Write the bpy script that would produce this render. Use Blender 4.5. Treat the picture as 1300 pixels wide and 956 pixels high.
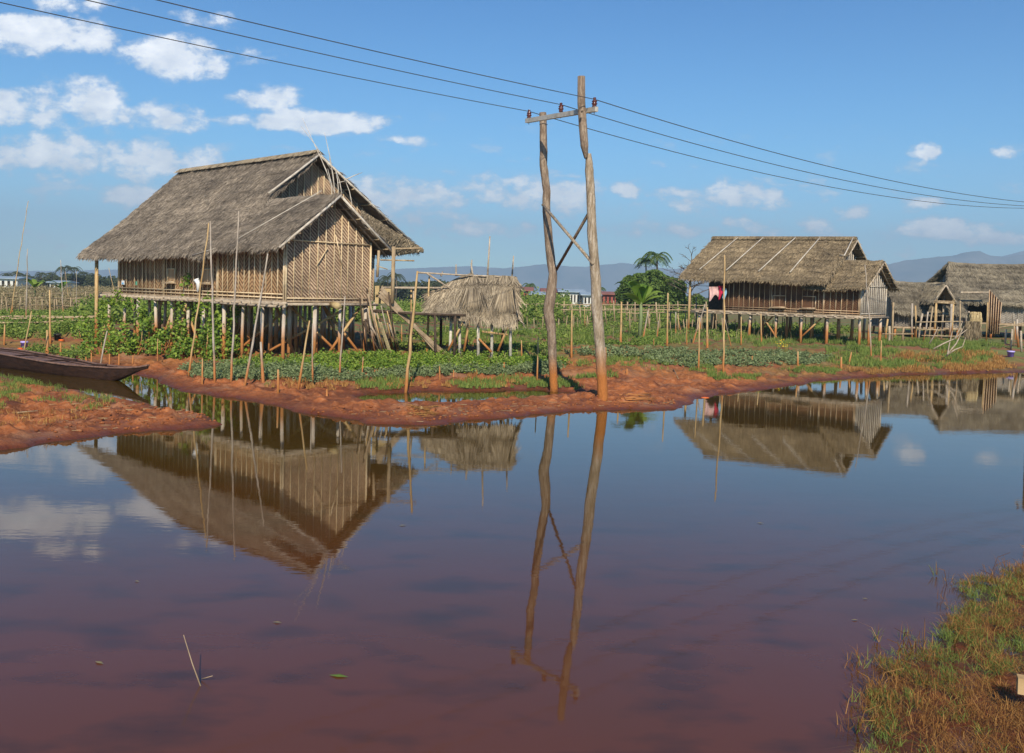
import bpy, math, random
import numpy as np
from mathutils import Matrix, Vector
random.seed(7); RNG = np.random.default_rng(11)
scene = bpy.context.scene
for o in list(bpy.data.objects): bpy.data.objects.remove(o)
R = math.radians
# ------------------------------------------------------------------ camera
F = 1180.0; CX, CY = 650.0, 433.5; CAMZ = 3.0
PITCH = math.atan(61.5/F); ROLL = 0.028
RM = Matrix.Rotation(R(90)-PITCH, 3, 'X') @ Matrix.Rotation(ROLL, 3, 'Z')
cam = bpy.data.cameras.new('camera'); camo = bpy.data.objects.new('camera', cam)
scene.collection.objects.link(camo)
camo.matrix_world = Matrix.Translation((0, 0, CAMZ)) @ RM.to_4x4()
cam.sensor_width = 36.0; cam.lens = 36.0*F/1300.0
cam.shift_y = -(478-CY)/1300.0
cam.clip_start = 0.1; cam.clip_end = 20000
scene.camera = camo
# ------------------------------------------------------------------ light
SUN_EL = R(35); SUN_AZX = 0.07           # the sun stands behind the camera, slightly to its right
world = bpy.data.worlds.new('World'); scene.world = world; world.use_nodes = True
sd = bpy.data.lights.new('sun', 'SUN'); sd.energy = 5.0; sd.angle = R(0.5); sd.color = (1.0, 0.90, 0.74)
so = bpy.data.objects.new('sun', sd); scene.collection.objects.link(so)
ldir = Vector((-SUN_AZX*math.cos(SUN_EL), math.cos(SUN_EL), -math.sin(SUN_EL)))
so.rotation_euler = ldir.to_track_quat('-Z', 'Y').to_euler(); so.location = (0, -20, 40)
scene.view_settings.view_transform = 'Standard'; scene.view_settings.look = 'None'
scene.view_settings.exposure = 0.16; scene.view_settings.gamma = 1.0
scene.render.engine = 'CYCLES'

def ray(px, py):
    d = RM @ Vector(((px-CX)/F, -(py-CY)/F, -1.0)); return d
def U(px, py, Y):
    d = ray(px, py); s = Y/d.y
    return Vector((d.x*s, Y, CAMZ+d.z*s))
def Z0(px, py, z=0.0):
    d = ray(px, py); s = (z-CAMZ)/d.z
    return Vector((d.x*s, d.y*s, z))

# world shader: clear sky plus broken fair-weather cumulus
SKY_STRENGTH = 0.12
CLOUDS = [(58,44,84,27,1.3),(18,34,40,18,1.1),(212,66,66,24,1.3),(240,80,50,18,.9),(265,20,34,8,.55),(322,70,26,9,.6),(100,132,66,24,.85),
 (8,135,26,18,.85),(190,146,50,15,.85),(118,152,50,15,.6),(62,196,96,20,.95),(198,206,66,22,.95),(160,246,50,14,.7),(338,124,34,14,.7),
 (412,152,80,15,1.2),(345,153,50,9,.8),(90,6,46,8,.6),(45,226,30,8,.5),(505,248,66,19,.85),(610,236,30,14,.8),(690,246,56,20,.85),(640,246,44,12,.6),
 (795,240,18,8,.8),(865,245,26,6,.7),(940,252,56,16,.8),(890,262,40,10,.6),(960,284,60,9,.55),(840,292,60,9,.5),(1080,270,20,9,.6),
 (1200,290,50,12,1.1),(1250,298,50,9,.8),(1175,190,14,8,.7),(1283,193,15,7,.8),(515,178,26,5,.55),(480,276,100,11,.55),(610,292,80,9,.5),
 (1160,256,30,6,.6),(1170,205,12,5,.5),(735,262,60,10,.5),(1050,300,80,8,.45)]
def build_world():
    nt = world.node_tree; N = nt.nodes; Lk = nt.links
    N.clear()
    out = N.new('ShaderNodeOutputWorld'); bg = N.new('ShaderNodeBackground')
    sky = N.new('ShaderNodeTexSky'); sky.sky_type = 'NISHITA'; sky.sun_disc = False
    sky.sun_elevation = SUN_EL; sky.sun_rotation = math.pi - SUN_AZX
    sky.altitude = 900; sky.air_density = 1.0; sky.dust_density = 0.3; sky.ozone_density = 1.6
    tint = N.new('ShaderNodeMix'); tint.data_type = 'RGBA'; tint.blend_type = 'MULTIPLY'; tint.inputs[0].default_value = 1
    Lk.new(sky.outputs[0], tint.inputs[6]); TINT = tint
    tc = N.new('ShaderNodeTexCoord'); sep = N.new('ShaderNodeSeparateXYZ'); Lk.new(tc.outputs['Generated'], sep.inputs[0])
    def M(op, a, b=None, c=None, clamp=False):
        n = N.new('ShaderNodeMath'); n.operation = op; n.use_clamp = clamp
        for i, x in enumerate((a, b, c)):
            if x is None: continue
            if isinstance(x, (int, float)): n.inputs[i].default_value = x
            else: Lk.new(x, n.inputs[i])
        return n.outputs[0]
    yy = M('MAXIMUM', sep.outputs[1], 0.05)
    u = M('DIVIDE', sep.outputs[0], yy); v = M('DIVIDE', sep.outputs[2], yy)
    comb = N.new('ShaderNodeCombineXYZ'); Lk.new(u, comb.inputs[0]); Lk.new(v, comb.inputs[1])
    gr = N.new('ShaderNodeValToRGB'); mrg = N.new('ShaderNodeMapRange'); Lk.new(sep.outputs[2], mrg.inputs[0]); mrg.inputs[1].default_value = 0; mrg.inputs[2].default_value = .42
    Lk.new(mrg.outputs[0], gr.inputs[0]); e = gr.color_ramp.elements; e[0].position = 0; e[0].color = (.68, .95, 1.10, 1); e[1].position = 1; e[1].color = (.07, .47, .90, 1)
    q = e.new(.35); q.color = (.40, .86, 1.10, 1)
    Lk.new(gr.outputs[0], TINT.inputs[7])
    def noise(scale, detail, mulv=(1,1,1), rough=.6):
        m = N.new('ShaderNodeMapping'); m.inputs['Scale'].default_value = mulv; Lk.new(comb.outputs[0], m.inputs[0])
        n = N.new('ShaderNodeTexNoise'); n.inputs['Scale'].default_value = scale; n.inputs['Detail'].default_value = detail
        n.inputs['Roughness'].default_value = rough
        Lk.new(m.outputs[0], n.inputs['Vector']); return n
    w = noise(14, 5); ws = N.new('ShaderNodeVectorMath'); ws.operation = 'SUBTRACT'; Lk.new(w.outputs['Color'], ws.inputs[0]); ws.inputs[1].default_value = (.5,.5,.5)
    wm = N.new('ShaderNodeVectorMath'); wm.operation = 'MULTIPLY'; Lk.new(ws.outputs[0], wm.inputs[0]); wm.inputs[1].default_value = (.05,.022,0)
    wa = N.new('ShaderNodeVectorMath'); wa.operation = 'ADD'; Lk.new(comb.outputs[0], wa.inputs[0]); Lk.new(wm.outputs[0], wa.inputs[1])
    acc = None; accv = None
    for (px, py, a, b, s) in CLOUDS:
        d = ray(px, py); u0, v0 = d.x/d.y, d.z/d.y
        sb = N.new('ShaderNodeVectorMath'); sb.operation = 'SUBTRACT'; Lk.new(wa.outputs[0], sb.inputs[0]); sb.inputs[1].default_value = (u0, v0, 0)
        ml = N.new('ShaderNodeVectorMath'); ml.operation = 'MULTIPLY'; Lk.new(sb.outputs[0], ml.inputs[0]); kk = 1.2 if s > 1.05 and a < 200 and py < 180 else 1.5; ml.inputs[1].default_value = (F/a/kk, F/b/kk, 0)
        dt = N.new('ShaderNodeVectorMath'); dt.operation = 'DOT_PRODUCT'; Lk.new(ml.outputs[0], dt.inputs[0]); Lk.new(ml.outputs[0], dt.inputs[1])
        e = M('MULTIPLY', M('SUBTRACT', 1.0, dt.outputs['Value'], clamp=False), s*1.15)
        acc = e if acc is None else M('SMOOTH_MAX', acc, e, .15)
    n1 = noise(26, 9, (1, 1.5, 1), .62)
    k = M('ADD', acc, M('MULTIPLY', M('SUBTRACT', n1.outputs['Fac'], .5), 3.7))
    mr = N.new('ShaderNodeMapRange'); mr.interpolation_type = 'SMOOTHSTEP'; Lk.new(k, mr.inputs[0])
    mr.inputs[1].default_value = .02; mr.inputs[2].default_value = 1.0; mr.inputs[3].default_value = 0; mr.inputs[4].default_value = .88
    front = M('GREATER_THAN', sep.outputs[1], .06)
    # thin veil low down
    n2 = noise(6, 6, (1, 5, 1)); veil = N.new('ShaderNodeMapRange'); Lk.new(n2.outputs['Fac'], veil.inputs[0])
    veil.inputs[1].default_value = .45; veil.inputs[2].default_value = .8; veil.inputs[3].default_value = 0; veil.inputs[4].default_value = .35
    low = N.new('ShaderNodeMapRange'); Lk.new(v, low.inputs[0]); low.inputs[1].default_value = .02; low.inputs[2].default_value = .2
    low.inputs[3].default_value = 1; low.inputs[4].default_value = 0
    fac = M('MULTIPLY', M('MAXIMUM', mr.outputs[0], M('MULTIPLY', veil.outputs[0], low.outputs[0])), front)
    n4 = noise(17, 8, (1, 2.6, 1), .6); puff = N.new('ShaderNodeMapRange'); puff.interpolation_type = 'SMOOTHSTEP'; Lk.new(n4.outputs['Fac'], puff.inputs[0])
    puff.inputs[1].default_value = .55; puff.inputs[2].default_value = .68; puff.inputs[4].default_value = .5
    lowp = N.new('ShaderNodeMapRange'); Lk.new(v, lowp.inputs[0]); lowp.inputs[1].default_value = .13; lowp.inputs[2].default_value = .20; lowp.inputs[3].default_value = 1; lowp.inputs[4].default_value = 0
    fac = M('MAXIMUM', fac, M('MULTIPLY', M('MULTIPLY', puff.outputs[0], lowp.outputs[0]), front))
    n3 = noise(34, 5, (1, 1.6, 1))
    ccol = N.new('ShaderNodeMix'); ccol.data_type = 'RGBA'; Lk.new(M('MULTIPLY', n3.outputs['Fac'], M('MULTIPLY', fac, 1.35)), ccol.inputs[0])
    ccol.inputs[6].default_value = (4.0, 4.8, 6.0, 1); ccol.inputs[7].default_value = (12.5, 12.2, 11.8, 1)
    mx = N.new('ShaderNodeMix'); mx.data_type = 'RGBA'; Lk.new(fac, mx.inputs[0]); Lk.new(tint.outputs[2], mx.inputs[6]); Lk.new(ccol.outputs[2], mx.inputs[7])
    Lk.new(mx.outputs[2], bg.inputs[0]); bg.inputs[1].default_value = SKY_STRENGTH
    Lk.new(bg.outputs[0], out.inputs[0])
build_world()

# ------------------------------------------------------------------ materials
def newmat(name):
    m = bpy.data.materials.new(name); m.use_nodes = True
    nt = m.node_tree; b = nt.nodes['Principled BSDF']; return m, nt, b
def c4(c): return (c[0], c[1], c[2], 1)
def mk(name, c1, c2, scale=4.0, rough=.85, bump=.3, stretch=(1,1,1), c3=None, rnd=0.0, stain=None, spec=.25, bscale=None, trans=0.0, patch=0.0):
    """two-tone noisy material; rnd mixes a per-strand attribute in; stain = (colour, z0, z1) clay climbing up from the ground"""
    m, nt, b = newmat(name); N = nt.nodes; Lk = nt.links
    tc = N.new('ShaderNodeTexCoord'); mp = N.new('ShaderNodeMapping'); mp.inputs['Scale'].default_value = stretch
    Lk.new(tc.outputs['Object'], mp.inputs[0])
    n = N.new('ShaderNodeTexNoise'); n.inputs['Scale'].default_value = scale; n.inputs['Detail'].default_value = 8; n.inputs['Roughness'].default_value = .65
    Lk.new(mp.outputs[0], n.inputs['Vector'])
    fac = n.outputs['Fac']
    if rnd:
        at = N.new('ShaderNodeAttribute'); at.attribute_name = 'rnd'
        mm = N.new('ShaderNodeMix'); mm.data_type = 'FLOAT'; mm.inputs[0].default_value = rnd
        Lk.new(fac, mm.inputs[2]); Lk.new(at.outputs['Fac'], mm.inputs[3]); fac = mm.outputs[0]
    r = N.new('ShaderNodeValToRGB'); Lk.new(fac, r.inputs[0])
    lo, hi = (.33, .67) if not rnd else (.33-.25*rnd, .67+.25*rnd)
    r.color_ramp.elements[0].position = lo; r.color_ramp.elements[0].color = c4(c1)
    r.color_ramp.elements[1].position = hi; r.color_ramp.elements[1].color = c4(c2)
    if c3: e = r.color_ramp.elements.new(.5); e.color = c4(c3)
    col = r.outputs[0]
    if stain:
        sp = N.new('ShaderNodeSeparateXYZ'); Lk.new(tc.outputs['Object'], sp.inputs[0])
        ad = N.new('ShaderNodeMath'); ad.operation = 'MULTIPLY_ADD'; Lk.new(n.outputs['Fac'], ad.inputs[0]); ad.inputs[1].default_value = -.5; Lk.new(sp.outputs[2], ad.inputs[2])
        mr = N.new('ShaderNodeMapRange'); Lk.new(ad.outputs[0], mr.inputs[0]); mr.inputs[1].default_value = stain[1]; mr.inputs[2].default_value = stain[2]
        mr.inputs[3].default_value = 1; mr.inputs[4].default_value = 0
        mx = N.new('ShaderNodeMix'); mx.data_type = 'RGBA'; Lk.new(mr.outputs[0], mx.inputs[0]); Lk.new(col, mx.inputs[6]); mx.inputs[7].default_value = c4(stain[0]); col = mx.outputs[2]
    if patch:
        pn = N.new('ShaderNodeTexNoise'); pn.inputs['Scale'].default_value = .55; pn.inputs['Detail'].default_value = 7; pn.inputs['Roughness'].default_value = .7; Lk.new(tc.outputs['Object'], pn.inputs['Vector'])
        pr = N.new('ShaderNodeValToRGB'); Lk.new(pn.outputs['Fac'], pr.inputs[0]); pr.color_ramp.elements[0].position = .36; pr.color_ramp.elements[0].color = (.55,.53,.52,1); pr.color_ramp.elements[1].position = .66; pr.color_ramp.elements[1].color = (1.25,1.2,1.12,1)
        pm = N.new('ShaderNodeMix'); pm.data_type = 'RGBA'; pm.blend_type = 'MULTIPLY'; pm.inputs[0].default_value = patch; Lk.new(col, pm.inputs[6]); Lk.new(pr.outputs[0], pm.inputs[7]); col = pm.outputs[2]
    Lk.new(col, b.inputs['Base Color']); b.inputs['Roughness'].default_value = rough; b.inputs['Specular IOR Level'].default_value = spec
    if bump:
        n2 = N.new('ShaderNodeTexNoise'); n2.inputs['Scale'].default_value = bscale or scale*4; n2.inputs['Detail'].default_value = 6
        Lk.new(mp.outputs[0], n2.inputs['Vector'])
        bp = N.new('ShaderNodeBump'); bp.inputs['Strength'].default_value = bump; bp.inputs['Distance'].default_value = .05
        Lk.new(n2.outputs['Fac'], bp.inputs['Height']); Lk.new(bp.outputs[0], b.inputs['Normal'])
    if trans:
        td = N.new('ShaderNodeBsdfTranslucent'); Lk.new(col, td.inputs[0]); ms = N.new('ShaderNodeMixShader'); ms.inputs[0].default_value = trans
        Lk.new(b.outputs[0], ms.inputs[1]); Lk.new(td.outputs[0], ms.inputs[2]); Lk.new(ms.outputs[0], N['Material Output'].inputs[0])
    return m
CLAYC = (.34, .115, .03)
T = {}
T['thatch'] = mk('grey thatch', (.06,.050,.040), (.38,.325,.26), 1.6, .9, .6, c3=(.175,.147,.117), rnd=.55, bscale=22, patch=.9)
T['thatch_tan'] = mk('tan thatch', (.10,.075,.045), (.38,.30,.19), 1.4, .9, .6, c3=(.21,.165,.105), rnd=.6, bscale=22, patch=.9)
T['thatch_pale'] = mk('pale dry palm thatch', (.10,.08,.055), (.50,.42,.30), 1.6, .9, .5, c3=(.29,.24,.17), rnd=.65, bscale=22, patch=.9)
T['thatch_far'] = mk('weathered thatch', (.14,.12,.085), (.32,.28,.20), 2.0, .9, .6, c3=(.22,.19,.14), rnd=.5, bscale=18, patch=.9)
T['straw'] = mk('fresh straw', (.36,.26,.12), (.62,.49,.27), 4, .85, .4, rnd=.5)
T['bamboo'] = mk('dry bamboo', (.36,.22,.085), (.62,.44,.22), 2.5, .6, .2, (3,3,.6), stain=((.42,.17,.05), .1, .6))
T['bamboo_far'] = mk('garden bamboo', (.22,.15,.085), (.50,.38,.23), 2.5, .7, .2, (3,3,.6), rnd=0)
T['greywood'] = mk('weathered grey pole', (.24,.19,.14), (.55,.47,.38), 3, .8, .5, (4,4,.5), stain=((.42,.17,.055), .15, .7))
T['stilt'] = mk('pale house stilt', (.34,.27,.20), (.66,.58,.48), 2.2, .8, .4, (4,4,.6), stain=((.46,.19,.06), .15, .75))
T['polewood'] = mk('rough pole wood', (.15,.105,.07), (.46,.36,.26), 3.4, .85, 1.0, (4.5,4.5,.9), c3=(.27,.195,.135), bscale=14, stain=((.46,.165,.04), .1, .75))
T['palewood'] = mk('bleached pole wood', (.22,.16,.10), (.62,.53,.42), 3.2, .8, 1.0, (4.5,4.5,.8), c3=(.40,.31,.21), bscale=14, stain=((.46,.165,.04), .35, 1.25))
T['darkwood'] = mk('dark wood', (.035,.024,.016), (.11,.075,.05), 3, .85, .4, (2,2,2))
T['plank'] = mk('weathered plank', (.22,.15,.09), (.50,.38,.25), 3, .8, .4, (1,1,1))
T['boatwood'] = mk('boat hull wood', (.022,.012,.009), (.065,.032,.020), 3, .55, .3, (1,1,3))
T['boatdeck'] = mk('boat deck wood', (.10,.055,.04), (.24,.14,.10), 4, .6, .3, (2,2,1))
T['metal'] = mk('galvanised steel', (.34,.31,.25), (.62,.56,.44), 6, .5, .1, c3=(.55,.50,.42))
T['metal'].node_tree.nodes['Principled BSDF'].inputs['Metallic'].default_value = .3
T['insul'] = mk('brown glazed porcelain', (.07,.018,.012), (.11,.03,.02), 5, .15, 0, spec=.6)
T['wire'] = mk('power cable', (.05,.05,.055), (.08,.08,.085), 3, .5, 0)
T['leaf_bright'] = mk('fresh green leaf', (.07,.14,.014), (.32,.42,.06), 2.2, .55, 0, c3=(.17,.27,.03), rnd=.7, trans=.3, spec=.35)
T['leaf_mid'] = mk('garden leaf', (.06,.11,.018), (.28,.34,.07), 1.5, .6, 0, c3=(.15,.22,.038), rnd=.7, trans=.25)
T['leaf_grey'] = mk('grey green leaf', (.09,.12,.045), (.27,.32,.15), 1.5, .7, 0, c3=(.16,.21,.085), rnd=.7, trans=.2)
T['leaf_dark'] = mk('tree leaf', (.03,.065,.012), (.17,.22,.045), .9, .6, 0, c3=(.06,.105,.024), rnd=.6, trans=.25)
T['leaf_far'] = mk('distant tree leaf', (.025,.035,.016), (.075,.09,.04), .2, .8, 0, rnd=.5, trans=.1)
T['leaf_dry'] = mk('dry vine leaf', (.15,.11,.05), (.38,.31,.17), 1.5, .8, 0, c3=(.24,.20,.10), rnd=.7, trans=.2)
T['banana'] = mk('banana leaf', (.10,.20,.02), (.30,.40,.07), 1.2, .5, 0, rnd=.5, trans=.4)
T['grass'] = mk('grass blade', (.06,.11,.018), (.26,.31,.07), .8, .7, 0, c3=(.14,.20,.038), rnd=.6, trans=.25)
T['grass_dry'] = mk('dry grass blade', (.20,.085,.022), (.50,.28,.09), .9, .8, 0, c3=(.32,.16,.045), rnd=.7, trans=.2)
T['rust_grass'] = mk('rusty dead grass', (.10,.038,.012), (.42,.23,.07), .9, .8, 0, c3=(.25,.11,.028), rnd=.75, trans=.2)
T['leaf_tree'] = mk('round tree leaf', (.035,.07,.016), (.19,.27,.06), .7, .6, 0, c3=(.10,.16,.034), rnd=.6, trans=.25)
T['trunk'] = mk('tree bark', (.07,.05,.035), (.18,.14,.10), 3, .9, .6)
T['cloth_pink'] = mk('pale pink cloth', (.55,.33,.31), (.66,.44,.40), 6, .9, .2)
T['cloth_red'] = mk('crimson cloth', (.40,.012,.05), (.52,.03,.08), 6, .9, .2)
T['cloth_blue'] = mk('light blue cloth', (.16,.34,.48), (.30,.50,.62), 6, .9, .2)
T['yellow'] = mk('yellow plastic', (.70,.55,.08), (.80,.66,.18), 6, .5, .1)
T['purple'] = mk('purple plastic', (.22,.13,.55), (.30,.20,.66), 6, .4, .05)
T['purple_lid'] = mk('lilac plastic', (.40,.33,.70), (.48,.42,.78), 6, .4, .05)
T['orange'] = mk('orange plastic', (.75,.13,.02), (.82,.19,.04), 6, .5, .1)
T['blackpl'] = mk('black plastic', (.02,.02,.018), (.05,.045,.035), 6, .5, .1)
T['white'] = mk('white paint', (.72,.72,.70), (.80,.80,.78), 6, .6, .05)
T['blueprint'] = mk('blue print', (.08,.32,.62), (.14,.42,.70), 6, .6, .05)
T['tealprint'] = mk('green print', (.10,.34,.22), (.14,.40,.28), 6, .6, .05)
T['redwall'] = mk('red painted wall', (.24,.055,.035), (.36,.10,.07), .4, .8, .1)
T['tin'] = mk('tin roof', (.20,.27,.33), (.38,.45,.50), .3, .5, .1)
T['rusttin'] = mk('rusty tin roof', (.20,.07,.05), (.32,.14,.10), .3, .6, .1)
T['plaster'] = mk('pale wall', (.55,.55,.50), (.70,.69,.64), .4, .8, .1)
T['dark'] = mk('dark opening', (.012,.010,.008), (.025,.02,.015), 2, .9, 0)
T['flower'] = mk('yellow petal', (.75,.50,.02), (.85,.62,.05), 6, .6, 0)
T['card'] = mk('tan board', (.30,.19,.085), (.42,.28,.14), 6, .8, .1)

def wallmat(name, ca, cb, cc, period, diag=1.0, zig=0.0):
    m, nt, b = newmat(name); N = nt.nodes; Lk = nt.links
    uv = N.new('ShaderNodeUVMap'); uv.uv_map = 'uv'; sp = N.new('ShaderNodeSeparateXYZ'); Lk.new(uv.outputs[0], sp.inputs[0])
    def M(op, a, bb=None, cl=False):
        n = N.new('ShaderNodeMath'); n.operation = op; n.use_clamp = cl
        for i, x in enumerate((a, bb)):
            if x is None: continue
            if isinstance(x, (int, float)): n.inputs[i].default_value = x
            else: Lk.new(x, n.inputs[i])
        return n.outputs[0]
    nz = N.new('ShaderNodeTexNoise'); nz.inputs['Scale'].default_value = 3.0; nz.inputs['Detail'].default_value = 6; Lk.new(uv.outputs[0], nz.inputs['Vector'])
    nf = N.new('ShaderNodeTexNoise'); nf.inputs['Scale'].default_value = 30.0; nf.inputs['Detail'].default_value = 4; Lk.new(uv.outputs[0], nf.inputs['Vector'])
    uu = sp.outputs[0]
    if zig: uu = M('PINGPONG', uu, zig)
    ph = M('ADD', M('MULTIPLY', uu, diag), M('ADD', sp.outputs[1], M('MULTIPLY', nz.outputs['Fac'], .12)))
    w = M('SINE', M('MULTIPLY', ph, 2*math.pi/period))
    ph2 = M('SUBTRACT', M('MULTIPLY', uu, diag), sp.outputs[1])
    w2 = M('SINE', M('MULTIPLY', ph2, 2*math.pi/period*2.1))
    f = M('ADD', M('MULTIPLY', w, 1.5), M('ADD', .5, M('MULTIPLY', w2, .35)), True)
    mx = N.new('ShaderNodeMix'); mx.data_type = 'RGBA'; Lk.new(f, mx.inputs[0]); mx.inputs[6].default_value = c4(ca); mx.inputs[7].default_value = c4(cb)
    mx2 = N.new('ShaderNodeMix'); mx2.data_type = 'RGBA'; 
    mr = N.new('ShaderNodeMapRange'); Lk.new(nz.outputs['Fac'], mr.inputs[0]); mr.inputs[1].default_value = .4; mr.inputs[2].default_value = .8; mr.inputs[4].default_value = .7
    Lk.new(mr.outputs[0], mx2.inputs[0]); Lk.new(mx.outputs[2], mx2.inputs[6]); mx2.inputs[7].default_value = c4(cc)
    mx3 = N.new('ShaderNodeMix'); mx3.data_type = 'RGBA'; mx3.blend_type = 'MULTIPLY'; mx3.inputs[0].default_value = .6; Lk.new(mx2.outputs[2], mx3.inputs[6])
    rr = N.new('ShaderNodeValToRGB'); Lk.new(nf.outputs['Fac'], rr.inputs[0]); rr.color_ramp.elements[0].position = .3; rr.color_ramp.elements[0].color = (.45,.43,.4,1); rr.color_ramp.elements[1].position = .6
    Lk.new(rr.outputs[0], mx3.inputs[7])
    wn = N.new('ShaderNodeTexWhiteNoise'); wn.noise_dimensions = '2D'; cb2 = N.new('ShaderNodeCombineXYZ'); Lk.new(M('FLOOR', M('DIVIDE', sp.outputs[0], .87)), cb2.inputs[0]); Lk.new(M('FLOOR', M('DIVIDE', M('ADD', sp.outputs[1], M('MULTIPLY', nz.outputs['Fac'], .15)), 1.15)), cb2.inputs[1]); Lk.new(cb2.outputs[0], wn.inputs['Vector'])
    pv = N.new('ShaderNodeMapRange'); Lk.new(wn.outputs['Value'], pv.inputs[0]); pv.inputs[3].default_value = .72; pv.inputs[4].default_value = 1.15
    ns_ = N.new('ShaderNodeTexNoise'); ns_.inputs['Scale'].default_value = .9; ns_.inputs['Detail'].default_value = 8; ns_.inputs['Roughness'].default_value = .7; Lk.new(uv.outputs[0], ns_.inputs['Vector'])
    sv = N.new('ShaderNodeMapRange'); Lk.new(ns_.outputs['Fac'], sv.inputs[0]); sv.inputs[1].default_value = .35; sv.inputs[2].default_value = .6; sv.inputs[3].default_value = .6; sv.inputs[4].default_value = 1.05
    vs = N.new('ShaderNodeVectorMath'); vs.operation = 'SCALE'; Lk.new(mx3.outputs[2], vs.inputs[0]); Lk.new(M('MULTIPLY', pv.outputs[0], sv.outputs[0]), vs.inputs['Scale'])
    Lk.new(vs.outputs[0], b.inputs['Base Color']); b.inputs['Roughness'].default_value = .8; b.inputs['Specular IOR Level'].default_value = .2
    bp = N.new('ShaderNodeBump'); bp.inputs['Strength'].default_value = .5; bp.inputs['Distance'].default_value = .02; Lk.new(f, bp.inputs['Height']); Lk.new(bp.outputs[0], b.inputs['Normal'])
    return m
T['weave'] = wallmat('woven bamboo wall', (.17,.10,.065), (.70,.52,.34), (.42,.28,.18), .125, .9)
T['weave_front'] = wallmat('woven bamboo front wall', (.20,.11,.055), (.60,.38,.20), (.34,.20,.10), .155, .9, .62)
T['weave_brown'] = wallmat('brown bamboo wall', (.09,.042,.022), (.22,.115,.06), (.14,.07,.036), .12, .8, .5)
T['weave_grey'] = wallmat('grey bamboo wall', (.20,.17,.14), (.40,.36,.31), (.30,.25,.20), .12, .4)
T['batten'] = mk('pale bamboo batten', (.52,.38,.21), (.78,.63,.42), 3, .6, .1)
T['batten_brown'] = mk('brown bamboo batten', (.36,.20,.10), (.72,.55,.36), 1.3, .6, .1)

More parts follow.
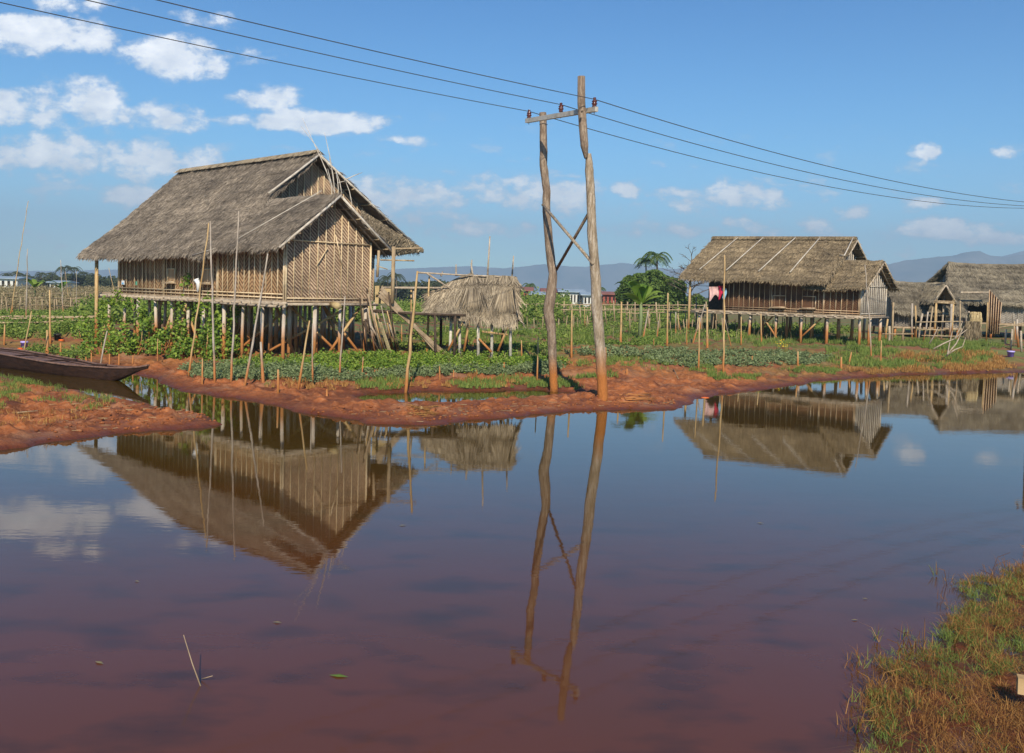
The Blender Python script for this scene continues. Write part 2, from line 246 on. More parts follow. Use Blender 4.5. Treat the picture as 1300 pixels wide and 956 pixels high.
# ------------------------------------------------------------------ mesh builder
def fr(d):
    d = np.asarray(d, float); d = d/np.linalg.norm(d)
    a = np.array([0,0,1.]) if abs(d[2]) < .9 else np.array([1.,0,0])
    u = np.cross(a, d); u /= np.linalg.norm(u); return u, np.cross(d, u)
class MB:
    def __init__(s): s.V=[]; s.n=0; s.F=[]; s.Mi=[]; s.Rn=[]; s.Uv=[]; s.sm=[]
    def add(s, V, faces, mat=0, rnd=None, uv=None, smooth=False):
        V = np.asarray(V, float).reshape(-1,3); k = len(V)
        for f in faces:
            f = np.asarray(f, int)
            if f.ndim == 1: f = f[None,:]
            s.F.append(f+s.n); s.Mi.append(np.full(len(f), mat)); s.sm.append(np.full(len(f), smooth))
        s.V.append(V); s.n += k
        s.Rn.append(np.full(k, .5) if rnd is None else (np.full(k, rnd) if np.isscalar(rnd) else np.asarray(rnd)))
        s.Uv.append(np.zeros((k,2)) if uv is None else np.asarray(uv, float))
    def tube(s, pts, rad, n=6, mat=0, cap=True):
        pts = np.array([list(p) for p in pts], float)
        if np.isscalar(rad): rad = [rad]*len(pts)
        if len(rad) == 2 and len(pts) > 2: rad = np.linspace(rad[0], rad[1], len(pts))
        a = np.linspace(0, 2*math.pi, n, endpoint=False); V = []
        d0 = pts[-1]-pts[0]; u, w = fr(d0)
        for i, p in enumerate(pts):
            d = pts[min(i+1, len(pts)-1)]-pts[max(i-1, 0)]; d = d/(np.linalg.norm(d)+1e-9)
            uu = u-d*np.dot(u, d); uu /= np.linalg.norm(uu)+1e-9; ww = np.cross(d, uu)
            V.append(p+rad[i]*(np.cos(a)[:,None]*uu+np.sin(a)[:,None]*ww))
        V = np.concatenate(V); Fq = []
        for i in range(len(pts)-1):
            for j in range(n): Fq.append([i*n+j, i*n+(j+1)%n, (i+1)*n+(j+1)%n, (i+1)*n+j])
        fs = [np.array(Fq)]
        if cap: fs += [np.arange(n)[::-1], np.arange(n)+(len(pts)-1)*n]
        s.add(V, fs, mat, smooth=True, rnd=random.random())
    def box(s, o, ax, ay, az, mat=0, uv=False, rnd=None):
        """box from corner-centre o spanning vectors ax, ay, az (full sizes), centred"""
        o, ax, ay, az = [np.array(list(q), float) for q in (o, ax, ay, az)]
        V = [o+sx*ax/2+sy*ay/2+sz*az/2 for sz in (-1,1) for sy in (-1,1) for sx in (-1,1)]
        s.add(V, [np.array([[0,2,3,1],[4,5,7,6],[0,1,5,4],[2,6,7,3],[0,4,6,2],[1,3,7,5]])], mat, rnd=rnd if rnd is not None else random.random())
    def beam(s, a, b, w, h, mat=0):
        a, b = np.array(list(a), float), np.array(list(b), float); d = b-a; u, v = fr(d)
        s.box((a+b)/2, d, u*w, v*h, mat)
    def prism(s, pts, off, mat=0, uvs=None):
        """polygon pts extruded by off; uvs for the polygon"""
        P = np.array([list(p) for p in pts], float); off = np.array(list(off), float); n = len(P)
        V = np.concatenate([P, P+off]); uv = None if uvs is None else np.concatenate([uvs, uvs])
        s.add(V, [np.arange(n)[::-1], np.arange(n)+n], mat, uv=uv)
        s.add(V, [np.array([[i, (i+1)%n, (i+1)%n+n, i+n] for i in range(n)])], mat, uv=uv)
    def lathe(s, c, prof, n=14, mat=0, axis=(0,0,1)):
        c = np.array(list(c), float); ax = np.array(axis, float); u, w = fr(ax); a = np.linspace(0, 2*math.pi, n, endpoint=False)
        V = np.concatenate([c+ax*z+r*(np.cos(a)[:,None]*u+np.sin(a)[:,None]*w) for r, z in prof]); Fq = []
        for i in range(len(prof)-1):
            for j in range(n): Fq.append([i*n+j, i*n+(j+1)%n, (i+1)*n+(j+1)%n, (i+1)*n+j])
        s.add(V, [np.array(Fq)], mat, smooth=True)
    def leaves(s, P, size, mat=0, up=.3, aspect=.55, jitter=.35, smooth=False):
        P = np.asarray(P, float); n = len(P)
        if n == 0: return
        sz = size*(1+jitter*(RNG.random(n)*2-1))
        d = RNG.normal(size=(n,3)); d[:,2] = d[:,2]*.6+up*RNG.normal(size=n)*.3; d /= np.linalg.norm(d, axis=1)[:,None]
        nn = RNG.normal(size=(n,3))*.8+np.array([0,-1.0,up*1.6]); sd_ = np.cross(d, nn); sd_ /= np.linalg.norm(sd_, axis=1)[:,None]+1e-9
        nr = np.cross(sd_, d); L = sz[:,None]
        V = np.stack([P-d*L*.5, P+sd_*L*aspect*.5-d*L*.05+nr*L*.08, P+d*L*.5-nr*L*.1, P-sd_*L*aspect*.5-d*L*.05+nr*L*.08], 1).reshape(-1,3)
        f = np.arange(n)[:,None]*4+np.array([0,1,2,3]); s.add(V, [f], mat, rnd=np.repeat(RNG.random(n), 4), smooth=smooth)
    def blades(s, P, h, w, mat=0, lean=.35, jitter=.5, direction=None):
        """grass blades: quad + tip triangle"""
        P = np.asarray(P, float); n = len(P)
        if n == 0: return
        H = h*(1+jitter*(RNG.random(n)*2-1)); H = H if np.ndim(h) == 0 else np.asarray(h)*(1+jitter*(RNG.random(n)*2-1))
        a = RNG.random(n)*2*math.pi; l = lean*RNG.random(n)*1.4
        out = np.stack([np.cos(a), np.sin(a), np.zeros(n)], 1)
        b = RNG.random(n)*2*math.pi; sd_ = np.stack([np.cos(b), np.sin(b)*.5, np.zeros(n)], 1)*w*.5
        up = np.array([0,0,1.])
        mid = P+up*(H*.55)[:,None]+out*(l*H*.35)[:,None]; tip = P+up*(H*(1-.35*l))[:,None]+out*(l*H*1.0)[:,None]
        V = np.stack([P-sd_, P+sd_, mid+sd_*.75, mid-sd_*.75, tip], 1).reshape(-1,3); i = np.arange(n)[:,None]*5
        s.add(V, [i+np.array([0,1,2,3]), i+np.array([3,2,4])], mat, rnd=np.repeat(RNG.random(n), 5))
    def strands(s, P, D, w, mat=0, rnd=None):
        """thin triangles from P along vectors D"""
        P = np.asarray(P, float); D = np.asarray(D, float); n = len(P)
        sd_ = np.cross(D, RNG.normal(size=(n,3))*.25+np.array([.2,-.8,.8])); sd_ /= np.linalg.norm(sd_, axis=1)[:,None]+1e-9
        ww = (w*(.6+.8*RNG.random(n)))[:,None]*.5
        V = np.stack([P-sd_*ww, P+sd_*ww, P+D*.6+sd_*ww*.7, P+D, P+D*.6-sd_*ww*.7], 1).reshape(-1,3)
        i = np.arange(n)[:,None]*5; r = RNG.random(n) if rnd is None else rnd
        s.add(V, [i+np.array([0,1,2,3,4])], mat, rnd=np.repeat(r, 5))
    def build(s, name, mats, parent=None, origin=None):
        if not s.V: return None
        V = np.concatenate(s.V)
        if origin is None: origin = parent.location if parent is not None and parent.parent is None else (parent['org'] if parent is not None else (0,0,0))
        org = np.array(list(origin), float)
        me = bpy.data.meshes.new(name)
        loops = np.concatenate([f.ravel() for f in s.F]); tot = np.concatenate([np.full(len(f), f.shape[1]) for f in s.F])
        st = np.concatenate([[0], np.cumsum(tot)[:-1]])
        me.vertices.add(len(V)); me.vertices.foreach_set('co', (V-org).astype(np.float32).ravel())
        me.loops.add(len(loops)); me.loops.foreach_set('vertex_index', loops.astype(np.int32))
        me.polygons.add(len(tot)); me.polygons.foreach_set('loop_start', st.astype(np.int32)); me.polygons.foreach_set('loop_total', tot.astype(np.int32))
        me.polygons.foreach_set('material_index', np.concatenate(s.Mi).astype(np.int32))
        me.polygons.foreach_set('use_smooth', np.concatenate(s.sm).astype(bool))
        at = me.attributes.new('rnd', 'FLOAT', 'POINT'); at.data.foreach_set('value', np.concatenate(s.Rn).astype(np.float32))
        uvl = me.uv_layers.new(name='uv'); uvl.data.foreach_set('uv', np.concatenate(s.Uv)[loops].astype(np.float32).ravel())
        me.update(calc_edges=True); me.validate()
        for m in (mats if isinstance(mats, (list, tuple)) else [mats]): me.materials.append(T[m] if isinstance(m, str) else m)
        o = bpy.data.objects.new(name, me); scene.collection.objects.link(o)
        if parent is not None:
            o.parent = parent
            if parent.parent is None: o['org'] = tuple(float(q) for q in org)
        else: o.location = tuple(org)
        return o
def tag(o, label, cat, group=None):
    o['label'] = label; o['category'] = cat
    if group: o['group'] = group
    return o
def thing(name, label, cat, loc, group=None):
    o = bpy.data.objects.new(name, None); scene.collection.objects.link(o); o.location = tuple(loc); o.empty_display_size = .3
    return tag(o, label, cat, group)
def structure(o): o['kind'] = 'structure'; return o
def stuff(o, label, cat): o['kind'] = 'stuff'; return tag(o, label, cat)
def part(mb, name, mats, parent, label=None):
    o = mb.build(name, mats, parent)
    if label and o: o['label'] = label
    return o

# ------------------------------------------------------------------ noise + terrain
def _h(ix, iy, s):
    v = np.sin(ix*127.1+iy*311.7+s*74.7)*43758.5453; return v-np.floor(v)
def vn(x, y, s=0):
    ix, iy = np.floor(x), np.floor(y); fx, fy = x-ix, y-iy; fx = fx*fx*(3-2*fx); fy = fy*fy*(3-2*fy)
    return (_h(ix,iy,s)*(1-fx)+_h(ix+1,iy,s)*fx)*(1-fy)+(_h(ix,iy+1,s)*(1-fx)+_h(ix+1,iy+1,s)*fx)*fy
def fbm(x, y, o=4, s=0):
    r = 0; a = .5
    for i in range(o): r = r+a*vn(x*2**i+i*17.3, y*2**i+i*9.1, s+i); a *= .5
    return r/(1-.5**o)
def ss(a, b, x): t = np.clip((x-a)/(b-a), 0, 1); return t*t*(3-2*t)
shore_px = [(-400,620),(-150,592),(0,571),(35,567),(70,560),(110,556),(150,550),(200,545),(240,544),(270,541),(284,537),(272,533),(250,528),(222,522),(190,516),(160,511),
 (128,506),(95,499),(50,489),(0,479),(-200,464),(-400,454),(-400,430),(-150,436),(0,446),(60,456),(120,466),(175,474),(205,483),(235,495),(275,503),(320,508),(350,513),
 (385,522),(415,529),(450,533),(490,538),(520,541),(550,538),(600,533),(640,531),(700,525),(740,522),(800,520),(850,518),(878,513),(886,506),(905,501),(950,496),
 (1000,489),(1040,483),(1090,479),(1150,476),(1220,474),(1300,472),(1500,466),(1900,458),(1900,590),(1450,672),(1340,702),(1300,724),(1270,734),(1248,742),(1232,758),
 (1224,780),(1208,798),(1180,812),(1158,828),(1146,842),(1140,858),(1136,880),(1128,915),(1120,1000)]
POLY1 = np.array([Z0(*p)[:2] for p in shore_px]+[(2.6,2.0),(-30,1),(-32,9)])
POLY2 = np.array([Z0(*p)[:2] for p in [(450,501),(520,497.5),(600,496),(680,494.5),(735,499),(680,506),(600,511),(520,514),(465,511)]])
def sdf(P, poly):
    d = np.full(len(P), 1e9); ins = np.zeros(len(P), bool)
    for i in range(len(poly)):
        a, b = poly[i], poly[(i+1)%len(poly)]; e = b-a; w = P-a
        t = np.clip((w@e)/(e@e), 0, 1); d = np.minimum(d, ((w-t[:,None]*e)**2).sum(1))
        c = (a[1] > P[:,1]) != (b[1] > P[:,1])
        with np.errstate(divide='ignore', invalid='ignore'):
            xi = a[0]+(P[:,1]-a[1])/(b[1]-a[1]+1e-12)*e[0]
        ins ^= c & (P[:,0] < xi)
    d = np.sqrt(d); return np.where(ins, -d, d)
def shored(P):
    P = np.asarray(P, float); x, y = P[:,0], P[:,1]
    q = P+np.stack([fbm(x*1.3,y*1.3,4,3)-.5, fbm(x*1.3,y*1.3,4,8)-.5], 1)*np.array([.7,.9])*ss(4, 12, y)[:,None]
    return np.minimum(sdf(q, POLY1), sdf(q, POLY2))
def height(P):
    P = np.asarray(P, float); x, y = P[:,0], P[:,1]; d = shored(P); dp = np.maximum(d, 0)
    z = .10*(1-np.exp(-dp/.15))+.62*ss(.7, 7.5, dp)+.22*ss(8, 18, dp)*ss(4, 12, x)
    near = 1-ss(60, 140, y)
    cl = fbm(x*2.2, y*2.2, 5, 1); nf_ = 1-ss(11.5, 15, y); z = z-nf_*(.03+.05*ss(0,.5,dp))*ss(0,.1,dp)*(1-.6*ss(.8,2.5,dp))
    z = z+near*(cl-.5)*.17*ss(0, .7, dp)*(1-.6*ss(6, 14, dp))
    z = z+near*np.maximum(fbm(x*3.3, y*3.3, 4, 5)-.5, 0)*.42*ss(0, .9, dp)*(1-.7*nf_)
    z = z+near*(fbm(x*.35, y*.35, 3, 6)-.5)*.20*ss(1, 4, dp)
    z = z+near*(fbm(x*7, y*7, 4, 14)-.5)*.10*ss(.02, .3, dp)*(1-.6*nf_)
    z = np.where(d < 0, np.maximum(d*.35, -.6), z)
    return z
def hz(x, y): return float(height(np.array([[x, y]]))[0])
def G(px, py):
    z = .4
    for _ in range(10):
        p = Z0(px, py, z); z = .5*z+.5*hz(p.x, p.y)
    p = Z0(px, py, z); p.z = hz(p.x, p.y); return p
def spaced(lo, hi, a, b, step, grow=1.12):
    v = list(np.arange(a, b+step*.5, step)); s = step; x = b
    while x < hi: s *= grow; x += s; v.append(x)
    s = step; x = a; w = []
    while x > lo: s *= grow; x -= s; w.append(x)
    return np.array(w[::-1]+v)
gx = spaced(-4500, 4500, -18, 20, .08, 1.09); gy = spaced(-60, 5200, 6, 38, .08, 1.06)
XX, YY = np.meshgrid(gx, gy); GP = np.stack([XX.ravel(), YY.ravel()], 1)
zz = height(GP)
nx, ny = len(gx), len(gy); ii = (np.arange(ny-1)[:,None]*nx+np.arange(nx-1)[None,:]).ravel()
gm = MB(); gm.add(np.column_stack([GP, zz]), [np.stack([ii, ii+1, ii+nx+1, ii+nx], 1)], 0, smooth=True)
def groundmat():
    m, nt, b = newmat('red clay soil'); N = nt.nodes; Lk = nt.links
    tc = N.new('ShaderNodeTexCoord')
    def noise(s, d=8, mp=None):
        n = N.new('ShaderNodeTexNoise'); n.inputs['Scale'].default_value = s; n.inputs['Detail'].default_value = d; n.inputs['Roughness'].default_value = .62
        if mp:
            q = N.new('ShaderNodeMapping'); q.inputs['Scale'].default_value = mp; Lk.new(tc.outputs['Object'], q.inputs[0]); Lk.new(q.outputs[0], n.inputs['Vector'])
        else: Lk.new(tc.outputs['Object'], n.inputs['Vector'])
        return n.outputs['Fac']
    def MR(x, a, bb, c=0, d=1):
        n = N.new('ShaderNodeMapRange'); Lk.new(x, n.inputs[0])
        for i, v in enumerate((a, bb, c, d)): n.inputs[i+1].default_value = v
        return n.outputs[0]
    def MX(f, a, bb):
        n = N.new('ShaderNodeMix'); n.data_type = 'RGBA'
        if isinstance(f, float): n.inputs[0].default_value = f
        else: Lk.new(f, n.inputs[0])
        for k, v in ((6, a), (7, bb)):
            if isinstance(v, tuple): n.inputs[k].default_value = c4(v)
            else: Lk.new(v, n.inputs[k])
        return n.outputs[2]
    def mul(a, bb):
        n = N.new('ShaderNodeMath'); n.operation = 'MULTIPLY'; Lk.new(a, n.inputs[0]); Lk.new(bb, n.inputs[1]); return n.outputs[0]
    sp = N.new('ShaderNodeSeparateXYZ'); Lk.new(tc.outputs['Object'], sp.inputs[0])
    clay = MX(MR(noise(1.1), .35, .68), (.15,.042,.014), (.45,.145,.042))
    clay = MX(MR(noise(9, 5), .5, .75), clay, (.46,.20,.09))
    clay = MX(MR(noise(18, 4), .60, .72), clay, (.13,.045,.02))
    clay = MX(MR(noise(.6, 9), .54, .66), clay, (.33,.16,.085))
    clay = MX(MR(noise(.9, 9, (1.3,.8,1)), .56, .66), clay, (.13,.042,.02))
    gr = MX(MR(noise(2.5, 6), .35, .65), (.10,.13,.030), (.20,.21,.065))
    # grassy soil only on the raised ground, in patches; fields beyond
    fine = MR(noise(.45, 5, (1, 1, 1)), .47, .60)
    up = MR(sp.outputs[2], .50, .68)
    far = MR(sp.outputs[1], 30, 52)
    col = MX(mul(mul(fine, up), MR(sp.outputs[1], 22, 34)), clay, gr)
    rows = N.new('ShaderNodeTexWave'); rows.inputs['Scale'].default_value = .09; rows.inputs['Distortion'].default_value = 2.5; rows.bands_direction = 'Y'; Lk.new(tc.outputs['Object'], rows.inputs['Vector'])
    fld = MX(MR(rows.outputs['Fac'], .12, .3), (.24,.11,.05), gr)
    col = MX(mul(far, MR(noise(.2, 4), .28, .42)), col, fld)
    col = MX(MR(sp.outputs[1], 140, 600), col, (.14,.16,.07))
    wz = N.new('ShaderNodeMath'); wz.operation = 'MULTIPLY_ADD'; Lk.new(noise(2.2, 6), wz.inputs[0]); wz.inputs[1].default_value = -.16; Lk.new(sp.outputs[2], wz.inputs[2])
    wet = MR(wz.outputs[0], -.06, .07, 1, 0)
    col = MX(wet, col, (.12,.034,.014))
    Lk.new(col, b.inputs['Base Color'])
    Lk.new(MR(wet, 0, 1, .92, .35), b.inputs['Roughness']); b.inputs['Specular IOR Level'].default_value = .3
    bp = N.new('ShaderNodeBump'); bp.inputs['Strength'].default_value = .9; bp.inputs['Distance'].default_value = .06; Lk.new(noise(7, 10), bp.inputs['Height']); Lk.new(bp.outputs[0], b.inputs['Normal'])
    return m
T['ground'] = groundmat()
structure(gm.build('ground', 'ground'))
# water
def watermat():
    m, nt, b = newmat('silty pond water'); N = nt.nodes; Lk = nt.links
    tc = N.new('ShaderNodeTexCoord')
    def nz(s, mp, d=4):
        q = N.new('ShaderNodeMapping'); q.inputs['Scale'].default_value = mp; Lk.new(tc.outputs['Object'], q.inputs[0])
        n = N.new('ShaderNodeTexNoise'); n.inputs['Scale'].default_value = s; n.inputs['Detail'].default_value = d; Lk.new(q.outputs[0], n.inputs['Vector']); return n.outputs['Fac']
    r = N.new('ShaderNodeValToRGB'); Lk.new(nz(1.1, (1,1.9,1), 12), r.inputs[0])
    r.color_ramp.elements[0].position = .30; r.color_ramp.elements[0].color = (.060,.026,.012,1)
    r.color_ramp.elements[1].position = .50; r.color_ramp.elements[1].color = (.115,.038,.014,1)
    spw = N.new('ShaderNodeSeparateXYZ'); Lk.new(tc.outputs['Object'], spw.inputs[0]); wob = N.new('ShaderNodeMath'); wob.operation = 'MULTIPLY_ADD'
    Lk.new(nz(.22, (1,1,1), 5), wob.inputs[0]); wob.inputs[1].default_value = 9; Lk.new(spw.outputs[1], wob.inputs[2])
    deep = N.new('ShaderNodeMapRange'); Lk.new(wob.outputs[0], deep.inputs[0]); deep.inputs[1].default_value = 11; deep.inputs[2].default_value = 21
    mxw = N.new('ShaderNodeMix'); mxw.data_type = 'RGBA'; Lk.new(deep.outputs[0], mxw.inputs[0]); Lk.new(r.outputs[0], mxw.inputs[6]); mxw.inputs[7].default_value = (.062,.035,.005,1)
    Lk.new(mxw.outputs[2], b.inputs['Base Color']); b.inputs['Roughness'].default_value = .02; b.inputs['IOR'].default_value = 1.36
    b.inputs['Specular IOR Level'].default_value = .5
    b1 = N.new('ShaderNodeBump'); b1.inputs['Strength'].default_value = .035; b1.inputs['Distance'].default_value = .03; Lk.new(nz(1.2, (.7,1.6,1), 3), b1.inputs['Height'])
    b2 = N.new('ShaderNodeBump'); b2.inputs['Strength'].default_value = .04; b2.inputs['Distance'].default_value = .008; Lk.new(nz(7, (.8,1.6,1), 3), b2.inputs['Height']); Lk.new(b1.outputs[0], b2.inputs['Normal'])
    Lk.new(b2.outputs[0], b.inputs['Normal'])
    return m
T['water'] = watermat()
wm = MB(); wm.add([(-150,-30,0),(220,-30,0),(220,130,0),(-150,130,0)], [np.array([0,1,2,3])]); structure(wm.build('water', 'water'))

# mountains: ridged terrain strips far away
T['mount'] = mk('forested mountain', (.06,.11,.12), (.22,.23,.22), .006, .95, 0)
def mountain(name, prof, D, depth, seed):
    """prof: (px, py) skyline"""
    px = np.array([p[0] for p in prof], float); py = np.array([p[1] for p in prof], float)
    m = MB(); nxs, nys = 260, 26
    xs = np.linspace(px[0], px[-1], nxs); ys = np.interp(xs, px, py)
    top = np.array([list(U(a, b, D)) for a, b in zip(xs, ys)])
    V = []
    for j in range(nys):
        f = j/(nys-1)*2-1          # -1 front foot, 0 crest, 1 back foot
        y = D+f*depth
        prof_ = (1-abs(f))**.9
        n = fbm(top[:,0]*.004+seed, np.full(nxs, y)*.004, 5, seed)-.5
        z = top[:,2]*prof_*(1+n*.9*(1-prof_))
        z = z*(1+(fbm(top[:,0]*.012, np.full(nxs, y)*.01, 4, seed+2)-.5)*.25*(1-prof_)) + (fbm(top[:,0]*.03, np.full(nxs,y)*.03, 3, seed)-.5)*8*(1 if abs(f)<.99 else 0)
        V.append(np.column_stack([top[:,0]*(y/D)**.5, np.full(nxs, y), np.maximum(z, -1)]))
    V = np.concatenate(V); i = (np.arange(nys-1)[:,None]*nxs+np.arange(nxs-1)[None,:]).ravel()
    m.add(V, [np.stack([i, i+1, i+nxs+1, i+nxs], 1)], 0, smooth=True)
    return structure(m.build(name, 'mount'))
mountain('mountain', [(-300,352),(0,344),(150,342),(300,345),(450,343),(560,338),(600,336),(640,340),(690,334),(740,338),(790,332),(850,340),(900,338),(960,346),(1050,356),(1200,372)], 4950, 230, 3)
mountain('mountain', [(1040,372),(1080,352),(1120,336),(1150,329),(1180,325),(1210,323),(1225,318),(1242,316),(1256,322),(1275,324),(1290,322),(1320,318),(1400,310),(1500,330),(1700,360)], 3600, 450, 9)
mountain('mountain', [(1230,345),(1262,326),(1300,316),(1350,306),(1450,312),(1600,340)], 4500, 400, 21)
# haze
def haze():
    m = bpy.data.materials.new('haze air'); m.use_nodes = True; nt = m.node_tree; nt.nodes.clear()
    o = nt.nodes.new('ShaderNodeOutputMaterial'); v = nt.nodes.new('ShaderNodeVolumePrincipled')
    v.inputs['Color'].default_value = (.60,.80,1.0,1); v.inputs['Density'].default_value = 0.00033; v.inputs['Anisotropy'].default_value = 0.0
    nt.links.new(v.outputs[0], o.inputs['Volume'])
    b = MB(); b.box((0, 2550, 189), (9400, 0, 0), (0, 5400, 0), (0, 0, 384)); h = b.build('haze', [m])
    stuff(h, 'thin bluish haze that fades the far mountains', 'haze')
haze()

# ------------------------------------------------------------------ thatch roofs
def roofslab(mb, Pf, t0, t1, prof, th=.22, nt_=40, mat=0, ns=8000, ls=.45, ws=.035, seed=0, fringe=1.0, rag=.06, rise=None, sag=.0, nohang=False):
    """Pf(t,w,z) -> world point. prof: [(w,z)...] from ridge to eave."""
    w = np.array([p[0] for p in prof], float); z = np.array([p[1] for p in prof], float)
    seg = np.concatenate([[0], np.cumsum(np.hypot(np.diff(w), np.diff(z)))]); Ls = seg[-1]
    nw = max(8, int(Ls/.22)); s = np.linspace(0, Ls, nw); ts = np.linspace(t0, t1, nt_)
    def surf(t, s_):
        ww = np.interp(s_, seg, w); z_ = np.interp(s_, seg, z)
        bump = (fbm(t*.9+seed*3, s_*1.2, 4, seed)-.5)*.20+(((s_*1.7+.12*np.sin(t*1.7+seed)) % 1.0)-.5)*-.075
        zz_ = z_+bump+(rise(t) if rise else 0)-sag*np.sin(np.clip((t-t0)/(t1-t0), 0, 1)*math.pi)
        return ww, zz_
    TT, SS = np.meshgrid(ts, s); tt, s_ = TT.ravel(), SS.ravel()
    edge = np.where(np.abs(tt-t0) < 1e-6, 1, np.where(np.abs(tt-t1) < 1e-6, -1, 0)); last = (s_ >= Ls-1e-6)
    tt = tt+edge*0+(np.abs(edge))*RNG.normal(size=len(tt))*rag*.6
    s2 = s_+last*RNG.normal(size=len(tt))*rag
    ww, zz_ = surf(tt, np.minimum(s2, Ls)); ww = ww+np.where(last, (s2-Ls)*np.sign(w[-1]-w[0])*.7, 0)
    top = np.array([Pf(a, b, c) for a, b, c in zip(tt, ww, zz_)]); bot = top+np.array([0,0,-th])
    n = len(top); i = (np.arange(nw-1)[:,None]*nt_+np.arange(nt_-1)[None,:]).ravel()
    q = np.stack([i, i+1, i+nt_+1, i+nt_], 1)
    rn = RNG.random(2*n)*.5+.25
    def edgeq(idx): idx = np.asarray(idx); return np.stack([idx[:-1], idx[1:], idx[1:]+n, idx[:-1]+n], 1)
    mb.add(np.concatenate([top, bot]), [q, q[:, ::-1]+n, edgeq(np.arange(nt_)), edgeq(np.arange(nt_)+(nw-1)*nt_), edgeq(np.arange(nw)*nt_), edgeq(np.arange(nw)*nt_+nt_-1)], mat, rnd=rn, smooth=False)
    # strands lying down the slope
    a = t0+(t1-t0)*RNG.random(ns); b = Ls*RNG.random(ns)**.95
    w1, z1 = surf(a, b); ln = ls*(.6+.8*RNG.random(ns)); b2 = b+ln; da = RNG.normal(size=ns)*.28*ls
    w2, z2 = surf(a+da, np.minimum(b2, Ls)); ext = np.maximum(b2-Ls, 0)*np.where(RNG.random(ns) < .5, 1, .4)
    sg = np.sign(w[-1]-w[0]); w2 = w2+ext*sg*.5; z2 = z2-ext*.8
    P1 = np.array([Pf(x, y, c) for x, y, c in zip(a, w1, z1-.01)]); P2 = np.array([Pf(x, y, c) for x, y, c in zip(a+da, w2, z2+.015+.035*RNG.random(ns))])
    mb.strands(P1, P2-P1, ws, mat)
    # hanging fringe at the eave
    if not nohang:
        nf = int(fringe*(t1-t0)*70); a = t0+(t1-t0)*RNG.random(nf); b = np.full(nf, Ls-.02); w1, z1 = surf(a, b)
        ln = (.06+.20*RNG.random(nf))*(.4+fbm(a*2.2, a*0+seed, 3, seed)*1.1); oz = RNG.random(nf)*th
        P1 = np.array([Pf(x, y, c) for x, y, c in zip(a, w1, z1-oz)])
        P2 = np.array([Pf(x, y, c) for x, y, c in zip(a+RNG.normal(size=nf)*.05, w1+sg*ln*.35, z1-oz-ln*.85)])
        mb.strands(P1, P2-P1, ws*1.1, mat)
    # ragged ends at both rakes
    for te, dr in ((t0, -1), (t1, 1)):
        nf = int(Ls*45*fringe); b = Ls*RNG.random(nf); a = np.full(nf, te); w1, z1 = surf(a, b); w2, z2 = surf(a, np.minimum(b+.3, Ls))
        P1 = np.array([Pf(x-dr*.05, y, c-RNG.random()*th) for x, y, c in zip(a, w1, z1)])
        ex = RNG.random(nf)*.16
        P2 = np.array([Pf(x+dr*e, y, c-.12-e*.5) for x, y, c, e in zip(a, w2, z2, ex)])
        mb.strands(P1, P2-P1, ws, mat)

def wallpanel(mb, Pf, pts, axis, th, battens=None, bsp=.3, matb=1, br=.022, hz_=()):
    """pts: list of (t,w,z) polygon; axis 't' or 'w' = direction of normal; battens spaced along other axis"""
    uv = np.array([[p[1] if axis == 't' else p[0], p[2]] for p in pts])
    P = [Pf(*p) for p in pts]
    off = (Pf(th, 0, 0)-Pf(0, 0, 0)) if axis == 't' else (Pf(0, th, 0)-Pf(0, 0, 0))
    mb.prism(P, off, 0, uv)
    if battens is None: return
    s0, s1 = uv[:,0].min(), uv[:,0].max(); k = max(1, int(round((s1-s0)/bsp)))
    fix = pts[0][0] if axis == 't' else pts[0][1]
    def vert_range(s):
        zs = []; n = len(uv)
        for i in range(n):
            a, b = uv[i], uv[(i+1)%n]
            if (a[0]-s)*(b[0]-s) <= 0 and abs(a[0]-b[0]) > 1e-9: zs.append(a[1]+(b[1]-a[1])*(s-a[0])/(b[0]-a[0]))
        return (min(zs), max(zs)) if len(zs) >= 2 else None
    for i in range(k+1):
        s = s0+(s1-s0)*i/k; s = min(max(s+random.uniform(-.03,.03), s0+.02), s1-.02); r = vert_range(s)
        if not r or r[1]-r[0] < .1: continue
        s2 = s+random.uniform(-.02,.02); o = battens*(br+.004)
        pa = Pf(fix+o, s, r[0]) if axis == 't' else Pf(s, fix+o, r[0]); pb = Pf(fix+o, s2, r[1]-.02) if axis == 't' else Pf(s2, fix+o, r[1]-.02)
        mb.tube([pa, pb], br*random.uniform(.7,1.2), 5, matb)
    for (sa, sb, z) in hz_:
        o = battens*(br*2.5)
        pa = Pf(fix+o, sa, z) if axis == 't' else Pf(sa, fix+o, z); pb = Pf(fix+o, sb, z+.02) if axis == 't' else Pf(sb, fix+o, z+.02)
        mb.tube([pa, pb], br*1.0, 5, matb)

